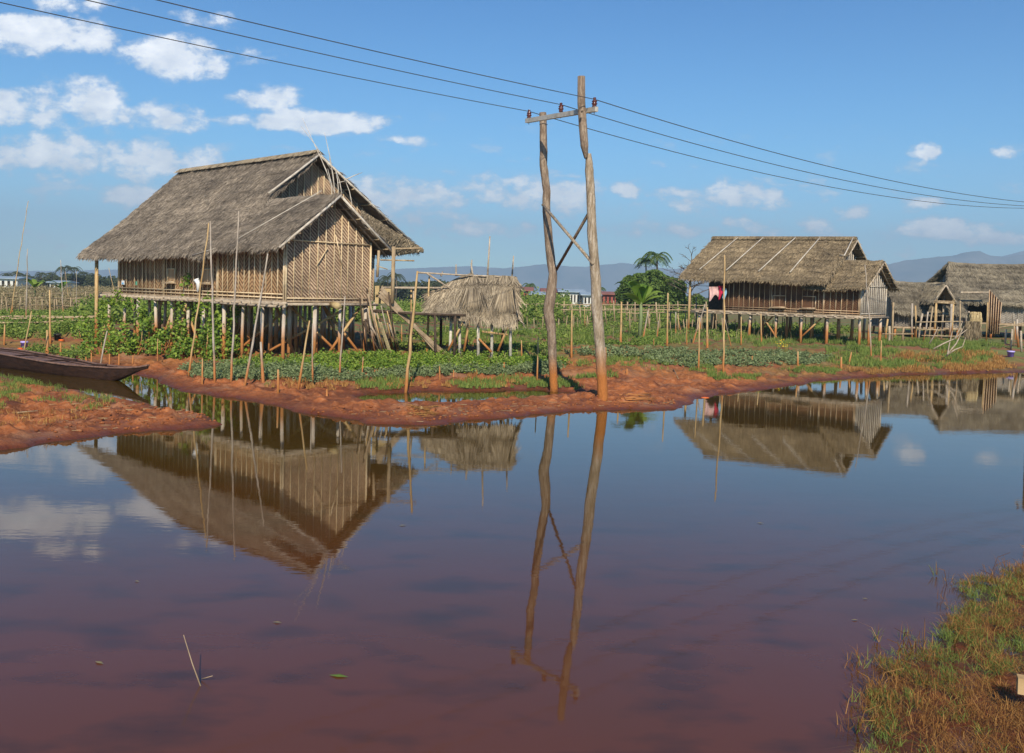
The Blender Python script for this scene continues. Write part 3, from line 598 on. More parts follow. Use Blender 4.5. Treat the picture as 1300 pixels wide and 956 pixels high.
def stilt_house(name, label, A, ang, pr):
    """house in a local frame: t runs back along the ridge, w across; A = ground position under the annexe apex"""
    gz = pr['gz']; W_ = np.array([math.sin(ang), math.cos(ang), 0]); L_ = np.array([-math.cos(ang), math.sin(ang), 0]); A = np.array([A[0], A[1], 0])
    def P(t, w, z): return A+t*L_+w*W_+np.array([0,0,z])
    H = thing(name, label, 'house', (A[0], A[1], gz))
    th, tp = pr['th'], pr['thatch']; fl = pr['floor']; wm_, bt = pr['wall'], pr['batten']
    aw, az, ae = pr['a_half'], pr['a_ridge'], pr['a_eave']; mw, mz = pr['m_w'], pr['m_ridge']; mfw, mfz = pr['m_f']; mrw, mrz = pr['m_r']
    t0, t1 = pr['t0'], pr['t1']; wf, wa, wr = pr['wf'], pr['wa'], pr['wr']; tw0, tw1 = pr['tw0'], pr['tw1']
    rise = pr.get('rise')
    m = MB(); roofslab(m, P, t0, t1, [(mw, mz), ((mw+mfw)/2, (mz+mfz)/2-pr.get('conc', 0)), (mfw, mfz)], th, 46, 0, pr['ns'], pr['ls'], pr['ws'], 1, rise=rise)
    roofslab(m, P, t0, t1, [(mw, mz), (mrw, mrz)], th, 40, 0, pr['ns']//3, pr['ls'], pr['ws'], 2, rise=rise)
    rf = part(m, 'main_roof', [tp], H)
    m = MB(); rc = [P(t, mw+random.uniform(-.03,.03), mz+(rise(t) if rise else 0)+.02+random.uniform(-.03,.03)) for t in np.linspace(t0-.02, t1+.05, 24)]
    m.tube(rc, [pr['cap']*random.uniform(.5,1.0) for _ in rc], 7, 0)
    nf = 3200; a = t0+(t1-t0)*RNG.random(nf); sd_ = np.where(RNG.random(nf) < .75, math.copysign(1, mfw-mw), -math.copysign(1, mfw-mw)); ln = .12+.34*RNG.random(nf)**1.5
    P1 = np.array([P(x, mw, mz+(rise(x) if rise else 0)+.10) for x in a]); P2 = np.array([P(x+random.gauss(0,.05), mw+s_*l*.8, mz+(rise(x) if rise else 0)+.12-l*.55) for x, s_, l in zip(a, sd_, ln)])
    m.strands(P1, P2-P1, .05, 0); part(m, 'ridge_cap', [pr['capmat']], rf)
    m = MB(); roofslab(m, P, 0, pr['a_t1'], [(0, az), (-aw, ae)], th, 26, 0, pr['ns']//3, pr['ls'], pr['ws'], 4)
    roofslab(m, P, 0, pr['a_t1']-.6, [(0, az), (aw, ae)], th, 26, 0, pr['ns']//6, pr['ls'], pr['ws'], 5)
    part(m, 'annexe_roof', [tp], H)
    # bargeboards
    for (ta, wA, zA, wB, zB) in ((-.06, 0, az+.06, -aw-.05, ae-.06), (-.06, 0, az+.02, aw+.05, ae-.06), (t0-.08, mw, mz+.04, pr['bb_w'], pr['bb_z']), (t0-.08, mw, mz, mrw+.1, mrz-.1)):
        m = MB(); m.tube([P(ta, wA, zA-.12), P(ta, (wA+wB)/2, (zA+zB)/2-.10), P(ta, wB, zB-.05)], .042*pr['k'], 6); part(m, 'bargeboard', ['stilt_plain' if pr['k'] == 1 else 'greywood_plain'], H)
    # rafters under the overhanging eaves
    for i in range(5):
        for sgn in (-1, 1):
            t = .25+i*.7; m = MB(); m.tube([P(t, sgn*.1, az-th-.1), P(t, sgn*aw*.97, ae-th-.02)], .03, 5); part(m, 'rafter', ['greywood'], H)
    for k in range(6):
        f = .15+k*.16; m = MB(); w_ = mw+(mrw-mw)*f; z_ = mz+(mrz-mz)*f-th-.05; m.tube([P(t0-.12, w_, z_), P(tw0+.5, w_, z_)], .03, 5); part(m, 'purlin', ['bamboo_far'], H)
        if k < 5:
            for sgn in (-1, 1): m = MB(); m.tube([P(-.1, sgn*aw*f*1.1, az-(az-ae)*f*1.1-th-.03), P(.7, sgn*aw*f*1.1, az-(az-ae)*f*1.1-th-.03)], .028, 5); part(m, 'purlin', ['bamboo_far'], H)
    slope_a = (az-ae)/aw; slf = (mz-mfz)/(mw-mfw); slr = (mz-mrz)/(mrw-mw)
    # walls
    ta = pr['ta']
    m = MB(); zt = az-th-.06; ze = lambda w: zt-slope_a*abs(w)
    wallpanel(m, P, [(ta, wf, fl), (ta, wa, fl), (ta, wa, ze(wa)), (ta, 0, zt), (ta, wf, ze(wf))], 't', .04, -1, .30*pr['k'], hz_=((wf, wa, ze(wf)-.05), (wf, wa, fl+.07)))
    if pr.get('gable_sticks'):
        for (a, b, c, d) in ((-.6, 3.0+.72, -.15, 3.0+1.35), (.45, 3.75, .15, 4.8)): m.tube([P(ta-.07, a, b), P(ta-.07, c, d)], .02, 5, 1)
    for wv in (wf, wa): m.tube([P(ta-.05, wv, fl-.05), P(ta-.05, wv, ze(wv)-.02)], .035*pr['k'], 6, 1)
    part(m, 'gable_wall', [pr['wallg'], pr['battg']], H)
    m = MB(); zf = mz-slf*(mw-wf)-th-.03; zfa = ze(wf)
    wallpanel(m, P, [(ta+.05, wf, fl), (tw1, wf, fl), (tw1, wf, zf), (tw0, wf, zf), (tw0-.01, wf, zfa), (ta+.05, wf, zfa)], 'w', .04, -1, .34*pr['k'], hz_=((ta, tw1, fl+.07), (ta, tw1, fl+.19)))
    for tv in (ta, tw0, (tw0+tw1)/2, tw1): m.tube([P(tv, wf-.05, fl-.05), P(tv, wf-.05, min(zf, zfa)+.1)], .032*pr['k'], 6, 1)
    part(m, 'front_wall', [wm_, bt], H)
    m = MB(); zr = mz-slr*(wr-mw)-th-.03; zm = mz-th-.08; ze2 = mz-slf*(mw-wf)-th-.03
    for tt_ in (tw0, tw1):
        wallpanel(m, P, [(tt_, wf+.05, fl), (tt_, wr, fl), (tt_, wr, zr), (tt_, mw, zm), (tt_, wf+.05, ze2)], 't', .04, -1, .32*pr['k'])
    part(m, 'end_wall', [pr['wallg'], pr['battg']], H)
    m = MB(); wallpanel(m, P, [(ta+.05, wa, fl), (tw0, wa, fl), (tw0, wa, ze(wa)), (ta+.05, wa, ze(wa))], 'w', .04, 1, .34)
    wallpanel(m, P, [(tw0+.05, wr, fl), (tw1, wr, fl), (tw1, wr, zr), (tw0+.05, wr, zr)], 'w', .04, 1, .34)
    part(m, 'rear_wall', [wm_, bt], H)
    # floor
    m = MB(); tf1 = pr['tporch']
    m.box(P((ta+tf1)/2, (wf+wa)/2, fl-.03), L_*(tf1-ta+.1), W_*(wa-wf+.16), (0,0,.06)); m.box(P((tw0+tf1)/2, (wa+wr)/2+.05, fl-.033), L_*(tf1-tw0), W_*(wr-wa), (0,0,.05))
    part(m, 'floor', ['plank'], H)
    for (w_, dz) in ((wf-.06, .0), (wf-.13, -.09)):
        m = MB(); pts = [P(t, w_+random.uniform(-.03,.03), fl-.10+dz+random.uniform(-.02,.02)) for t in np.linspace(ta-.2, tf1+.1, 9)]; m.tube(pts, .05*pr['k'], 6); part(m, 'edge_beam', ['greywood_plain'], H)
    m = MB(); m.tube([P(ta-.12, wf-.3, fl-.13), P(ta-.12, wa+.3, fl-.11)], .05*pr['k'], 6); part(m, 'edge_beam', ['greywood_plain'], H)
    t = ta+.1
    while t < tf1:                                              # joist ends poking out below the floor
        m = MB(); m.tube([P(t, wf-.32-random.random()*.12, fl-.13), P(t+random.uniform(-.05,.05), wr if t > tw0 else wa, fl-.13)], .045*pr['k'], 6); part(m, 'joist', ['greywood_plain'], H); t += pr['joist']
    # stilts
    for t in pr['st_t']:
        for w_ in pr['st_w']:
            if t < tw0-.3 and w_ > wa+.2: continue
            tj, wj = t+random.uniform(-.08,.08), w_+random.uniform(-.05,.05); b = P(tj+random.uniform(-.06,.06), wj, 0); g = hz(b[0], b[1])-.15
            m = MB(); tp_ = P(tj, wj, fl-.1); b = np.array([b[0], b[1], g]); mid = (tp_+b)/2+np.array([random.uniform(-.03,.03), random.uniform(-.03,.03), 0]); r = pr['st_r']*random.uniform(.8,1.15)
            m.tube([b, mid, tp_], [r*1.08, r, r*.95], 7); part(m, 'stilt', ['stilt'], H)
    for (ta_, wa_, tb_, wb_) in pr['braces']:
        a, b = P(ta_, wa_, 0), P(tb_, wb_, fl-.25); a[2] = hz(a[0], a[1]); m = MB(); m.tube([a, b], .05, 6); part(m, 'brace', ['bamboo'], H)
    # porch posts
    for (t, w_, zt_) in pr['posts']:
        b = P(t, w_, 0); m = MB(); m.tube([(b[0], b[1], hz(b[0], b[1])-.1), P(t, w_, zt_)], .075*pr['k'], 7); part(m, 'porch_post', ['bamboo'], H)
    # windows
    for (t, zc, ww, hh) in pr['wins']:
        m = MB()
        for a, b in (((t-ww/2, zc-hh/2), (t+ww/2, zc-hh/2)), ((t-ww/2, zc+hh/2), (t+ww/2, zc+hh/2)), ((t-ww/2, zc-hh/2), (t-ww/2, zc+hh/2)), ((t+ww/2, zc-hh/2), (t+ww/2, zc+hh/2))):
            m.tube([P(a[0], wf-.06, a[1]), P(b[0], wf-.06, b[1])], .028, 5)
        w_ = part(m, 'window', [bt], H)
        m = MB(); m.box(P(t, wf-.03, zc), L_*ww, W_*.02, (0,0,hh)); part(m, 'shutter', [wm_], w_)
        m = MB(); m.box(P(t, wf-.16, zc-hh/2-.03), L_*(ww+.15), W_*.24, (0,0,.045)); part(m, 'sill', ['plank'], w_)
    return H, P, L_, W_
T['stilt_plain'] = mk('pale pole', (.38,.32,.25), (.66,.60,.50), 2.2, .8, .4, (2,2,2))
T['greywood_plain'] = mk('weathered beam', (.26,.20,.14), (.56,.46,.34), 3, .8, .5, (2,2,2))

# --- the big house on the left
A1 = U(432, 247, 31.1); ANG1 = R(43)
pr1 = dict(gz=.78, k=1.0, th=.14, thatch='thatch', floor=2.56, wall='weave_front', batten='batten', wallg='weave', battg='batten', a_half=2.3, a_ridge=6.14, a_eave=4.33,
  a_t1=5.2, m_w=2.03, m_ridge=8.1, m_f=(-2.5, 4.08), m_r=(7.2, 4.75), t0=4.15, t1=14.9, wf=-1.75, wa=1.68, wr=5.2, tw0=4.7, tw1=12.6, ta=.5, tporch=14.2, bb_w=-.15, bb_z=6.4,
  ns=56000, ls=.32, ws=.026, cap=.07, fringe=.7, capmat='thatch_pale', joist=.62, st_r=.068, conc=.08,
  st_t=[.6, 1.9, 3.2, 4.5, 5.8, 7.1, 8.4, 9.7, 11.0, 12.3, 13.8], st_w=[-1.65, -.55, .55, 1.6, 2.7, 3.8, 5.1], gable_sticks=True,
  braces=[(3.2,-1.4,.9,1.0), (6.2,-1.5,7.8,-1.4), (4.8,-1.2,3.4,.4), (9.5,-1.6,8.3,-1.5), (1.2,1.2,2.9,1.5), (.9,.2,.8,1.5), (7.6,.4,6.2,.6), (2.0,-.3,3.4,-.2), (1.0,.9,2.2,-.4), (5.5,.8,4.2,1.0), (.8,1.5,1.9,.8), (10.6,-1.5,9.6,-1.4), (7.9,-1.7,6.9,-1.8)],
  posts=[(13.9,-2.15,4.12), (14.0,5.2,5.2), (14.3,2.0,7.6)], wins=[(8.05,3.30,.55,.5), (5.45,3.30,.6,.5)])
H1, P1f, L1, W1 = stilt_house('stilt_house', 'large stilt house with grey thatched roof and diagonal woven bamboo gable, nearest on the left', (A1.x, A1.y), ANG1, pr1)
# lower thatch flap and its post on the right of the big house
m = MB(); QA, QB, QC, QD = [np.array(list(U(*q))) for q in ((459,267,36.2),(538,316.5,39.0),(502,322,38.3),(463,284,35.6))]
m.prism([QA, QB, QC, QD], (0,.05,-.10)); f, g = RNG.random(2600), RNG.random(2600)
Q = (QA[None]*(1-f)[:,None]+QB[None]*f[:,None])*(1-g)[:,None]+(QD[None]*(1-f)[:,None]+QC[None]*f[:,None])*g[:,None]
dd_ = (QC-QB)/np.linalg.norm(QC-QB)*.25+(QB-QA)/np.linalg.norm(QB-QA)*.22; m.strands(Q+[0,-.02,.03], np.tile(dd_, (2600,1))*(.6+RNG.random((2600,1)))+RNG.normal(size=(2600,3))*.04, .04)
part(m, 'side_roof', ['thatch_pale'], H1)
for (a, b, r) in (((498,385),(500,313),.07), ((483,330),(526,331),.03), ((497,316),(536,315),.035), ((479,352),(481,318),.05), ((477,337),(492,342),.02)):
    m = MB(); m.tube([U(a[0],a[1],32.4), U(b[0],b[1],32.4)], r, 6); part(m, 'side_post' if abs(a[0]-b[0]) < 8 else 'side_rail', ['bamboo_far'], H1)
for (x0,y0,x1,y1,d,r) in ((432,262,384,150,32.2,.018),(424,235,412,168,32.4,.018),(420,215,382,160,34.0,.016),(421,238,405,196,33.5,.022),(425,243,418,200,32.3,.02),(430,246,425,212,32.0,.02),
     (422,250,416,214,33,.02),(434,246,426,216,31.8,.018),(437,229,460,219,32.6,.02),(447,260,438,228,32.4,.02),(429,232,440,231,32.3,.018)):
    m = MB(); a, b = U(x0,y0,d), U(x1,y1,d+.3); m.tube([a, (a+b)/2+Vector((.03,0,.03)), b], [r, r*.8, r*.35], 5); part(m, 'gable_stick', ['stilt_plain'], H1)
m = MB(); m.tube([P1f(.9,-.1,6.28), P1f(2.6,-2.25,4.55)], .016, 5); part(m, 'roof_pole', ['stilt_plain'], H1)
m = MB(); m.tube([P1f(5.0,-2.6,4.0), P1f(3.0,-2.1,4.45)], .018, 5); part(m, 'roof_pole', ['stilt_plain'], H1)
m = MB(); m.tube([P1f(.35,.0,2.44), P1f(-.35,-.25,2.40)], .11, 9); part(m, 'log_end', ['straw'], H1)
m = MB(); c = P1f(12.1,-1.84,2.98); m.box(c, L1*.24, W1*.02, (0,0,.17), 0); m.box(P1f(12.08,-1.855,2.95), L1*.13, W1*.02, (0,0,.07), 1); part(m, 'notice', ['white','blueprint'], H1, 'small white notice with a blue patch')
m = MB(); m.box(P1f(10.9,-1.84,2.97), L1*.11, W1*.02, (0,0,.15), 0); part(m, 'notice', ['tealprint'], H1, 'small green notice')
m = MB(); c = P1f(5.6,-2.05,3.02); m.tube([c+np.array([-.06,0,.16]), c+np.array([.02,0,0]), c+np.array([0,0,-.30])], [.10,.08,.03], 7); part(m, 'hanging_cloth', ['white'], H1)

# --- house on the right
A2 = U(1122, 331, 49.0); ANG2 = R(42)
pr2 = dict(gz=.98, k=.9, th=.13, thatch='thatch_tan', floor=2.36, wall='weave_brown', batten='batten_brown', wallg='weave_grey', battg='stilt_plain', a_half=2.2, a_ridge=5.25, a_eave=3.80,
  a_t1=3.4, m_w=1.1, m_ridge=6.5, m_f=(-2.55, 4.03), m_r=(4.6, 4.0), t0=1.95, t1=10.8, wf=-1.75, wa=1.7, wr=3.6, tw0=2.4, tw1=8.3, ta=.45, tporch=10.3, bb_w=.0, bb_z=5.6,
  ns=30000, ls=.32, ws=.04, cap=.06, fringe=.6, capmat='thatch_tan', joist=.55, st_r=.08, rise=lambda t: .022*(t-2),
  st_t=[.55, 2.2, 3.7, 5.2, 6.7, 8.3, 10.0], st_w=[-1.6, 0, 1.6, 3.3], braces=[(4.9,-1.6,6.0,-1.5), (3.9,-1.6,2.6,-1.5), (7.4,.3,6.2,.2)],
  posts=[(10.3,-2.2,4.0), (10.3,.8,6.0)], wins=[(4.9,2.95,.75,.62), (3.2,2.95,.75,.62)])
H2, P2f, L2, W2 = stilt_house('stilt_house', 'right-hand stilt house with tan thatched roof crossed by pale poles, laundry under its eave', (A2.x, A2.y), ANG2, pr2)
for (xa, ya, xb, yb) in ((937,303,888,350),(969,303,922,354),(1010,302,963,355),(1041,309,1003,357),(1083,305,1066,328)):
    # poles tied down over the thatch: from near the ridge to near the eave
    def onroof(px, f):
        # solve t so the projected x matches px at slope fraction f
        lo, hi = 1.9, 10.9
        for _ in range(30):
            mid = (lo+hi)/2; w = 1.1+(-2.55-1.1)*f; z = 6.5+(4.03-6.5)*f+.022*(mid-2)+.12; p = Vector(P2f(mid, w, z)); c = RM.transposed() @ (p-Vector((0,0,CAMZ))); x = CX+F*c.x/-c.z
            if x > px: lo = mid
            else: hi = mid
        return P2f(mid, w, z)
    m = MB(); m.tube([onroof(xa, .03), onroof((xa+xb)/2, .45), onroof(xb, .86 if xa < 1080 else .45)], .035, 5); part(m, 'roof_pole', ['stilt_plain'], H2)
# dark panels added in the open porch, their colour standing in for its shade
m = MB(); m.box(P2f(9.4, .3, 3.3), L2*2.2, W2*.04, (0,0,2.0)); m.box(P2f(8.42, -.7, 3.2), L2*.05, W2*2.0, (0,0,1.7)); part(m, 'porch_shade_panel', ['darkwood'], H2)
m = MB(); m.tube([P2f(8.4,-1.9,3.72), P2f(10.3,-2.0,3.72)], .012, 4); part(m, 'washing_line', ['wire'], H2)
def cloth(px0, px1, y0, y1, D, mat, label):
    m = MB(); nu, nv = 9, 9; V = []
    for j in range(nv):
        for i in range(nu):
            f = i/(nu-1); g = j/(nv-1); p = U(px0+(px1-px0)*f+math.sin(g*3)*1.0, y0+(y1-y0)*g*(.85+.25*math.sin(f*5+px0)), D+.06*math.sin(f*14)+.04*math.sin(g*6)); V.append(list(p))
    V = np.array(V); n = len(V); V2 = V+np.array([0,.02,0]); i = (np.arange(nv-1)[:,None]*nu+np.arange(nu-1)[None,:]).ravel()
    q = np.stack([i, i+1, i+nu+1, i+nu], 1); m.add(np.concatenate([V, V2]), [q, q[:, ::-1]+n], 0, smooth=True)
    o = m.build('laundry_cloth', mat, origin=tuple(V.mean(0))); tag(o, label, 'laundry', 'laundry hung under the eave of the right house')
cloth(900,913,364,381,52.9,'cloth_pink','pale pink cloth hanging in the open porch of the right house')
cloth(912,919,363,379,52.8,'cloth_red','crimson cloth hanging between the pink cloth and the tall stake')
cloth(917,922,366,381,52.7,'cloth_blue','light blue cloth hanging rightmost on the porch washing line')

# --- the two houses behind on the far right
def far_house(name, label, x0, x1, yr, ye, D, dd, wallz, gz, thmat, hipl, open_px=None, wmat='weave_grey', fl=1.9):
    a, b = U(x0, yr, D), U(x1, yr, D); zr = (a.z+b.z)/2; e = U((x0+x1)/2, ye, D-dd); ze_ = e.z
    H = thing(name, label, 'house', ((a.x+b.x)/2, D, gz)); Lx = (b.x-a.x)
    def P(t, w, z): return np.array([a.x+t, D+w, z])
    Pr = lambda t, w, z: np.array([a.x+t-hipl*abs(w)/dd*max(0, 1-t/3.5), D+w, z])
    m = MB(); roofslab(m, Pr, 0, Lx, [(0, zr), (-dd, ze_)], .18, 40, 0, 14000, .4, .05, 6, rag=.04); roofslab(m, Pr, 0, Lx, [(0, zr), (dd, ze_)], .18, 20, 0, 2500, .4, .05, 7)
    part(m, 'roof', [thmat], H)
    m = MB(); w0 = -dd+.6
    if open_px:
        segs = [(-(hipl or 0)*.5, U(open_px[0], ye, D-dd).x-a.x), (U(open_px[1], ye, D-dd).x-a.x, Lx)]
    else: segs = [(0, Lx)]
    for s0, s1 in segs:
        if s1-s0 > .3: wallpanel(m, P, [(s0, w0, fl), (s1, w0, fl), (s1, w0, ze_+.2), (s0, w0, ze_+.2)], 'w', .05, -1, .4)
    wallpanel(m, P, [(0, dd-.6, fl), (Lx, dd-.6, fl), (Lx, dd-.6, ze_+.2), (0, dd-.6, ze_+.2)], 'w', .05, 1, .8)
    for tt in (.1, Lx-.1): wallpanel(m, P, [(tt, -dd+.6, fl), (tt, dd-.6, fl), (tt, dd-.6, ze_+.3), (tt, 0, zr-.3), (tt, -dd+.6, ze_+.3)], 't', .05, -1, .5)
    part(m, 'wall', [wmat, 'stilt_plain'], H)
    m = MB(); m.box(P(Lx/2, 0, fl-.06), (Lx+.2,0,0), (0,2*dd-.9,0), (0,0,.1)); part(m, 'floor', ['plank'], H)
    n = max(3, int(Lx/1.6))
    for i in range(n+1):
        for w_ in (-dd+.6, 0, dd-.6):
            b_ = P(.15+(Lx-.3)*i/n, w_, 0); m = MB(); m.tube([(b_[0], b_[1], hz(b_[0], b_[1])-.1), (b_[0]+random.uniform(-.05,.05), b_[1], fl-.1)], .075, 6); part(m, 'stilt', ['stilt'], H)
    return H, P
H4, P4 = far_house('thatched_house', 'long low thatched house running out of the picture at the far right', 1204, 1420, 336.5, 385, 66, 3.4, 2, .98, 'thatch_far', 1.6, (1218,1262))
H3, P3 = far_house('thatched_house', 'small grey thatched house half hidden between the right house and the long one', 1122, 1206, 358, 396, 62, 2.4, 2, .98, 'thatch_far', 0, (1160,1206), fl=1.55)
# cross gable with open dark front on the small house
def gable_front(H, px0, px1, pya, pye, D, depth, mat):
    a = U((px0+px1)/2, pya, D); l, r = U(px0, pye, D), U(px1, pye, D)
    def P(t, w, z): return np.array([a.x+w, D+t, z])
    hw = (r.x-l.x)/2; m = MB()
    roofslab(m, P, 0, depth, [(0, a.z), (-hw, l.z)], .12, 10, 0, 700, .3, .05, 12); roofslab(m, P, 0, depth, [(0, a.z), (hw, l.z)], .12, 10, 0, 700, .3, .05, 13)
    part(m, 'porch_roof', [mat], H)
    for s_ in (-1, 1):
        m = MB(); m.tube([P(-.05, 0, a.z-.05), P(-.05, s_*hw, l.z-.05)], .045, 5); part(m, 'bargeboard', ['greywood_plain'], H)
        m = MB(); g = hz(a.x+s_*hw*.7, D); m.tube([(a.x+s_*hw*.7, D, g), (a.x+s_*hw*.7, D, l.z+.25)], .07, 6); part(m, 'porch_post', ['bamboo'], H)
    m = MB(); m.tube([P(-.02, -hw*.95, l.z+.02), P(-.02, hw*.95, l.z-.03)], .07, 6); part(m, 'tie_beam', ['bamboo_far'], H)
gable_front(H3, 1185, 1216, 361, 384, 58.5, 2.6, 'thatch_far')
# lean-to room with a brown bamboo side wall under the long roof
m = MB(); a, b = U(1252, 371, 61.5), U(1271, 384, 61.0); zf_ = U(1256, 424, 61.5).z
V = [list(U(1254,424,61.5)), list(U(1268,424,60.8)), list(U(1271,384,60.8)), list(U(1256,368,61.5))]; m.prism(V, (0,.05,0), 0, np.array([[0,0],[1,0],[1,2],[0,2]]))
for i in range(6):
    f = i/5; p0 = Vector(V[0]).lerp(Vector(V[1]), f); p1 = Vector(V[3]).lerp(Vector(V[2]), f); m.tube([p0+Vector((0,-.03,0)), p1+Vector((0,-.03,0))], .03, 5, 1)
part(m, 'side_wall', ['weave_brown','batten_brown'], H4)
m = MB(); m.beam(U(1219,371,61.8), U(1257,371,61.8), .12, .10); part(m, 'lintel', ['greywood_plain'], H4)

# --- ramshackle hut on posts
DH = 34.4; hc = U(610, 400, DH); gh = .76
HUT = thing('thatched_hut', 'small open hut on posts with shaggy heaped palm thatch, beside the tall twin poles', 'hut', (hc.x, DH, gh))
def PH(t, w, z): return np.array([hc.x+t, DH+w, z])
zt, zb = U(610,350,DH).z, U(610,396,DH).z
m = MB(); pr_ = [(0, zt-.02), (-.55, zt-.45), (-1.05, zb-.02)]
hs = lambda t: 1-.52*float(np.clip((-.45-t)/1.3, 0, 1))**1.2
PHs = lambda t, w, z: PH(t, w, zb+(z-zb)*hs(t)+.10*(1-hs(t)))
roofslab(m, PHs, -1.85, 1.30, pr_, .16, 30, 0, 7500, .62, .05, 9, fringe=2.2, rag=.12); roofslab(m, PHs, -1.85, 1.30, [(0, zt), (1.0, zb)], .16, 12, 0, 900, .6, .05, 10)
def PHl(t, w, z): return np.array([hc.x-.55-w*-1.0, DH-.9+t, z])
pass
roofslab(m, lambda t, w, z: np.array([hc.x+1.22+w, DH+t, z]), -1.0, .9, [(0, zt-.25), (.12, zb)], .1, 14, 0, 900, .6, .05, 15, fringe=2)
# bunches combed together down the front
for (tx, s_) in ((.35, 1), (.9, .7), (-.3, .6)):
    n = 260; a = RNG.normal(size=n)*.10; P1_ = np.array([PH(tx+x*.4, -.1, zt+.02) for x in a]); P2_ = np.array([PH(tx+x*2.2, -1.15-.1*random.random(), zb-.1-.25*random.random()+(1-s_)*.8) for x in a]); m.strands(P1_, P2_-P1_, .05, 0)
part(m, 'thatch_roof', ['thatch_pale'], HUT)
for (x, y0, y1, dy) in ((607,400,447,-.9),(625,398,447,-.85),(648,398,446,-.9),(573,402,447,-.9),(583,402,449,-.8),(594,400,446,.8),(640,398,442,.8),(560,402,440,.7)):
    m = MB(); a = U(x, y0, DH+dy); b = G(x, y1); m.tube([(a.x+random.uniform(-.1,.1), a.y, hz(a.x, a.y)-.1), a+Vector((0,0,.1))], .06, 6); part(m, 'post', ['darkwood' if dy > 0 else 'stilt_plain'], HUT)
for (xa,ya,xb,yb) in ((569,445,592,401),(589,446,597,400),(624,447,608,430),(632,446,650,402),(612,421,645,425)):
    m = MB(); m.tube([U(xa,ya,DH-1.1), U(xb,yb,DH-1.0)], .045, 6); part(m, 'brace', ['bamboo'], HUT)
for (xa,ya,xb,yb,d) in ((530,346,600,350,34.0),(578,349,655,352,34.2),(542,347,580,372,33.8),(619,350,622,300,34.4),(650,352,652,325,34.6),(598,350,599,330,35.2),(579,350,579,336,35.4),(600,349,598,334,34.8),(560,350,562,345,34.6)):
    m = MB(); m.tube([U(xa,ya,d), U(xb,yb,d+.2)], [.04,.025], 6); part(m, 'frame_pole', ['greywood_plain'], HUT)
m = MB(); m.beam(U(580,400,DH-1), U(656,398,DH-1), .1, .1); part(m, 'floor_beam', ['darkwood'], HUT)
# walkway from the house to the hut
DW = 33.2; wk = thing('walkway', 'raised plank walkway between the large house and the shaggy hut', 'walkway', (U(530,400,DW).x, DW, .76))
for i in range(7):
    m = MB(); w_ = (i-3)*.17; a, b = U(476,396,DW), U(586,402,DW); m.tube([(a.x, a.y+w_, 2.22+random.uniform(-.03,.03)), ((a.x+b.x)/2, DW+w_, 2.17), (b.x+random.uniform(-.2,.2), b.y+w_, 2.17)], .05, 6); part(m, 'pole', ['greywood_plain' if i % 2 else 'darkwood'], wk)
for x in (494, 522, 552, 578):
    for w_ in (-.5, .5):
        m = MB(); a = U(x, 402, DW+w_); m.tube([(a.x+random.uniform(-.1,.1), a.y, hz(a.x,a.y)-.1), (a.x, a.y, 2.15)], .05, 6); part(m, 'post', ['darkwood'], wk)
for (xa,ya,xb,yb,d) in ((484,365,527,366,32.6),(525,366,526,400,32.7),(488,365,560,365.5,34)):
    m = MB(); m.tube([U(xa,ya,d), U(xb,yb,d)], .04, 6); part(m, 'rail', ['greywood_plain'], wk)
# slanting ladder beams
ld = thing('ramp', 'slanting plank ramp running down from the walkway into the garden', 'ramp', tuple(G(560,452)))
for (dx, r) in ((0,.06),(4,.05),(9,.045)):
    a = U(484-dx*.3, 366+dx, 32.2); b = G(558+dx, 453); m = MB(); m.beam(a, b+Vector((0,0,.05)), .05, .13); part(m, 'plank', ['plank'], ld)
# leaning planks under the house end
lp = thing('plank_pile', 'bamboo poles and planks leaning against the right end of the large house', 'planks', tuple(G(485,452)))
for i in range(30):
    xb = 463+i*1.55+random.uniform(-2,2); xt = xb-random.uniform(8,26)+(10 if i < 8 else 0); b = G(xb, 450+random.uniform(-1,4)); t_ = U(xt, random.uniform(366,415), 31.9+random.uniform(-.2,.9)); m = MB()
    if i % 9 == 4: m.beam(b, t_, .13, .03); part(m, 'plank', ['straw' if i == 22 else 'plank'], lp)
    else: m.tube([b, t_], random.uniform(.018,.036), 6); part(m, 'pole', [random.choice(['bamboo','greywood','darkwood','plank','darkwood'])], lp)
pl = thing('woven_mat', 'sheet of fresh yellow bamboo behind the right end of the large house', 'mat', tuple(U(492,385,33.6)))
m = MB(); V = [list(U(476,363,33.8)), list(U(501,362,33.6)), list(U(502,384,33.6)), list(U(476,386,33.8))]; m.prism(V, (0,.04,0)); m.tube([U(477,374,33.7), U(502,374,33.5)], .03, 5); part(m, 'panel', ['straw'], pl)

# ------------------------------------------------------------------ power line
def hframe(name, label, base_l, base_r, ptl, ptr, ins, arm, braces, detail=True):
    H = thing(name, label, 'utility pole', base_r)
    for pts, rad, mt in ((ptl[0], ptl[1], 'polewood'), (ptr[0], ptr[1], 'palewood')):
        m = MB(); P = [np.array(list(p)) for p in pts]; xs = np.linspace(0, len(P)-1, 40)
        Q = [np.array([np.interp(x, range(len(P)), [p[k] for p in P]) for k in range(3)])+np.array([random.gauss(0,.004), random.gauss(0,.004), 0]) for x in xs]
        m.tube(Q, [np.interp(x, range(len(rad)), rad)*random.uniform(.96,1.04) for x in xs], 12); part(m, 'pole', [mt], H)
    return H
Yl, Yr = 27.6, 25.9
bl, br_ = G(702, 496), G(765, 507); Yl, Yr = bl.y, br_.y
PL = [(703,500),(702,470),(700,420),(696,395),(699,375),(702,350),(697,310),(694,270),(694,240),(690,210),(690,180),(689,143)]
PRp = [(766,512),(764,480),(762,440),(758,400),(756,350),(752,300),(750,250),(748,215),(747,195)]
PRu = [(744,201),(742,185),(740,160),(738,130),(738,97)]
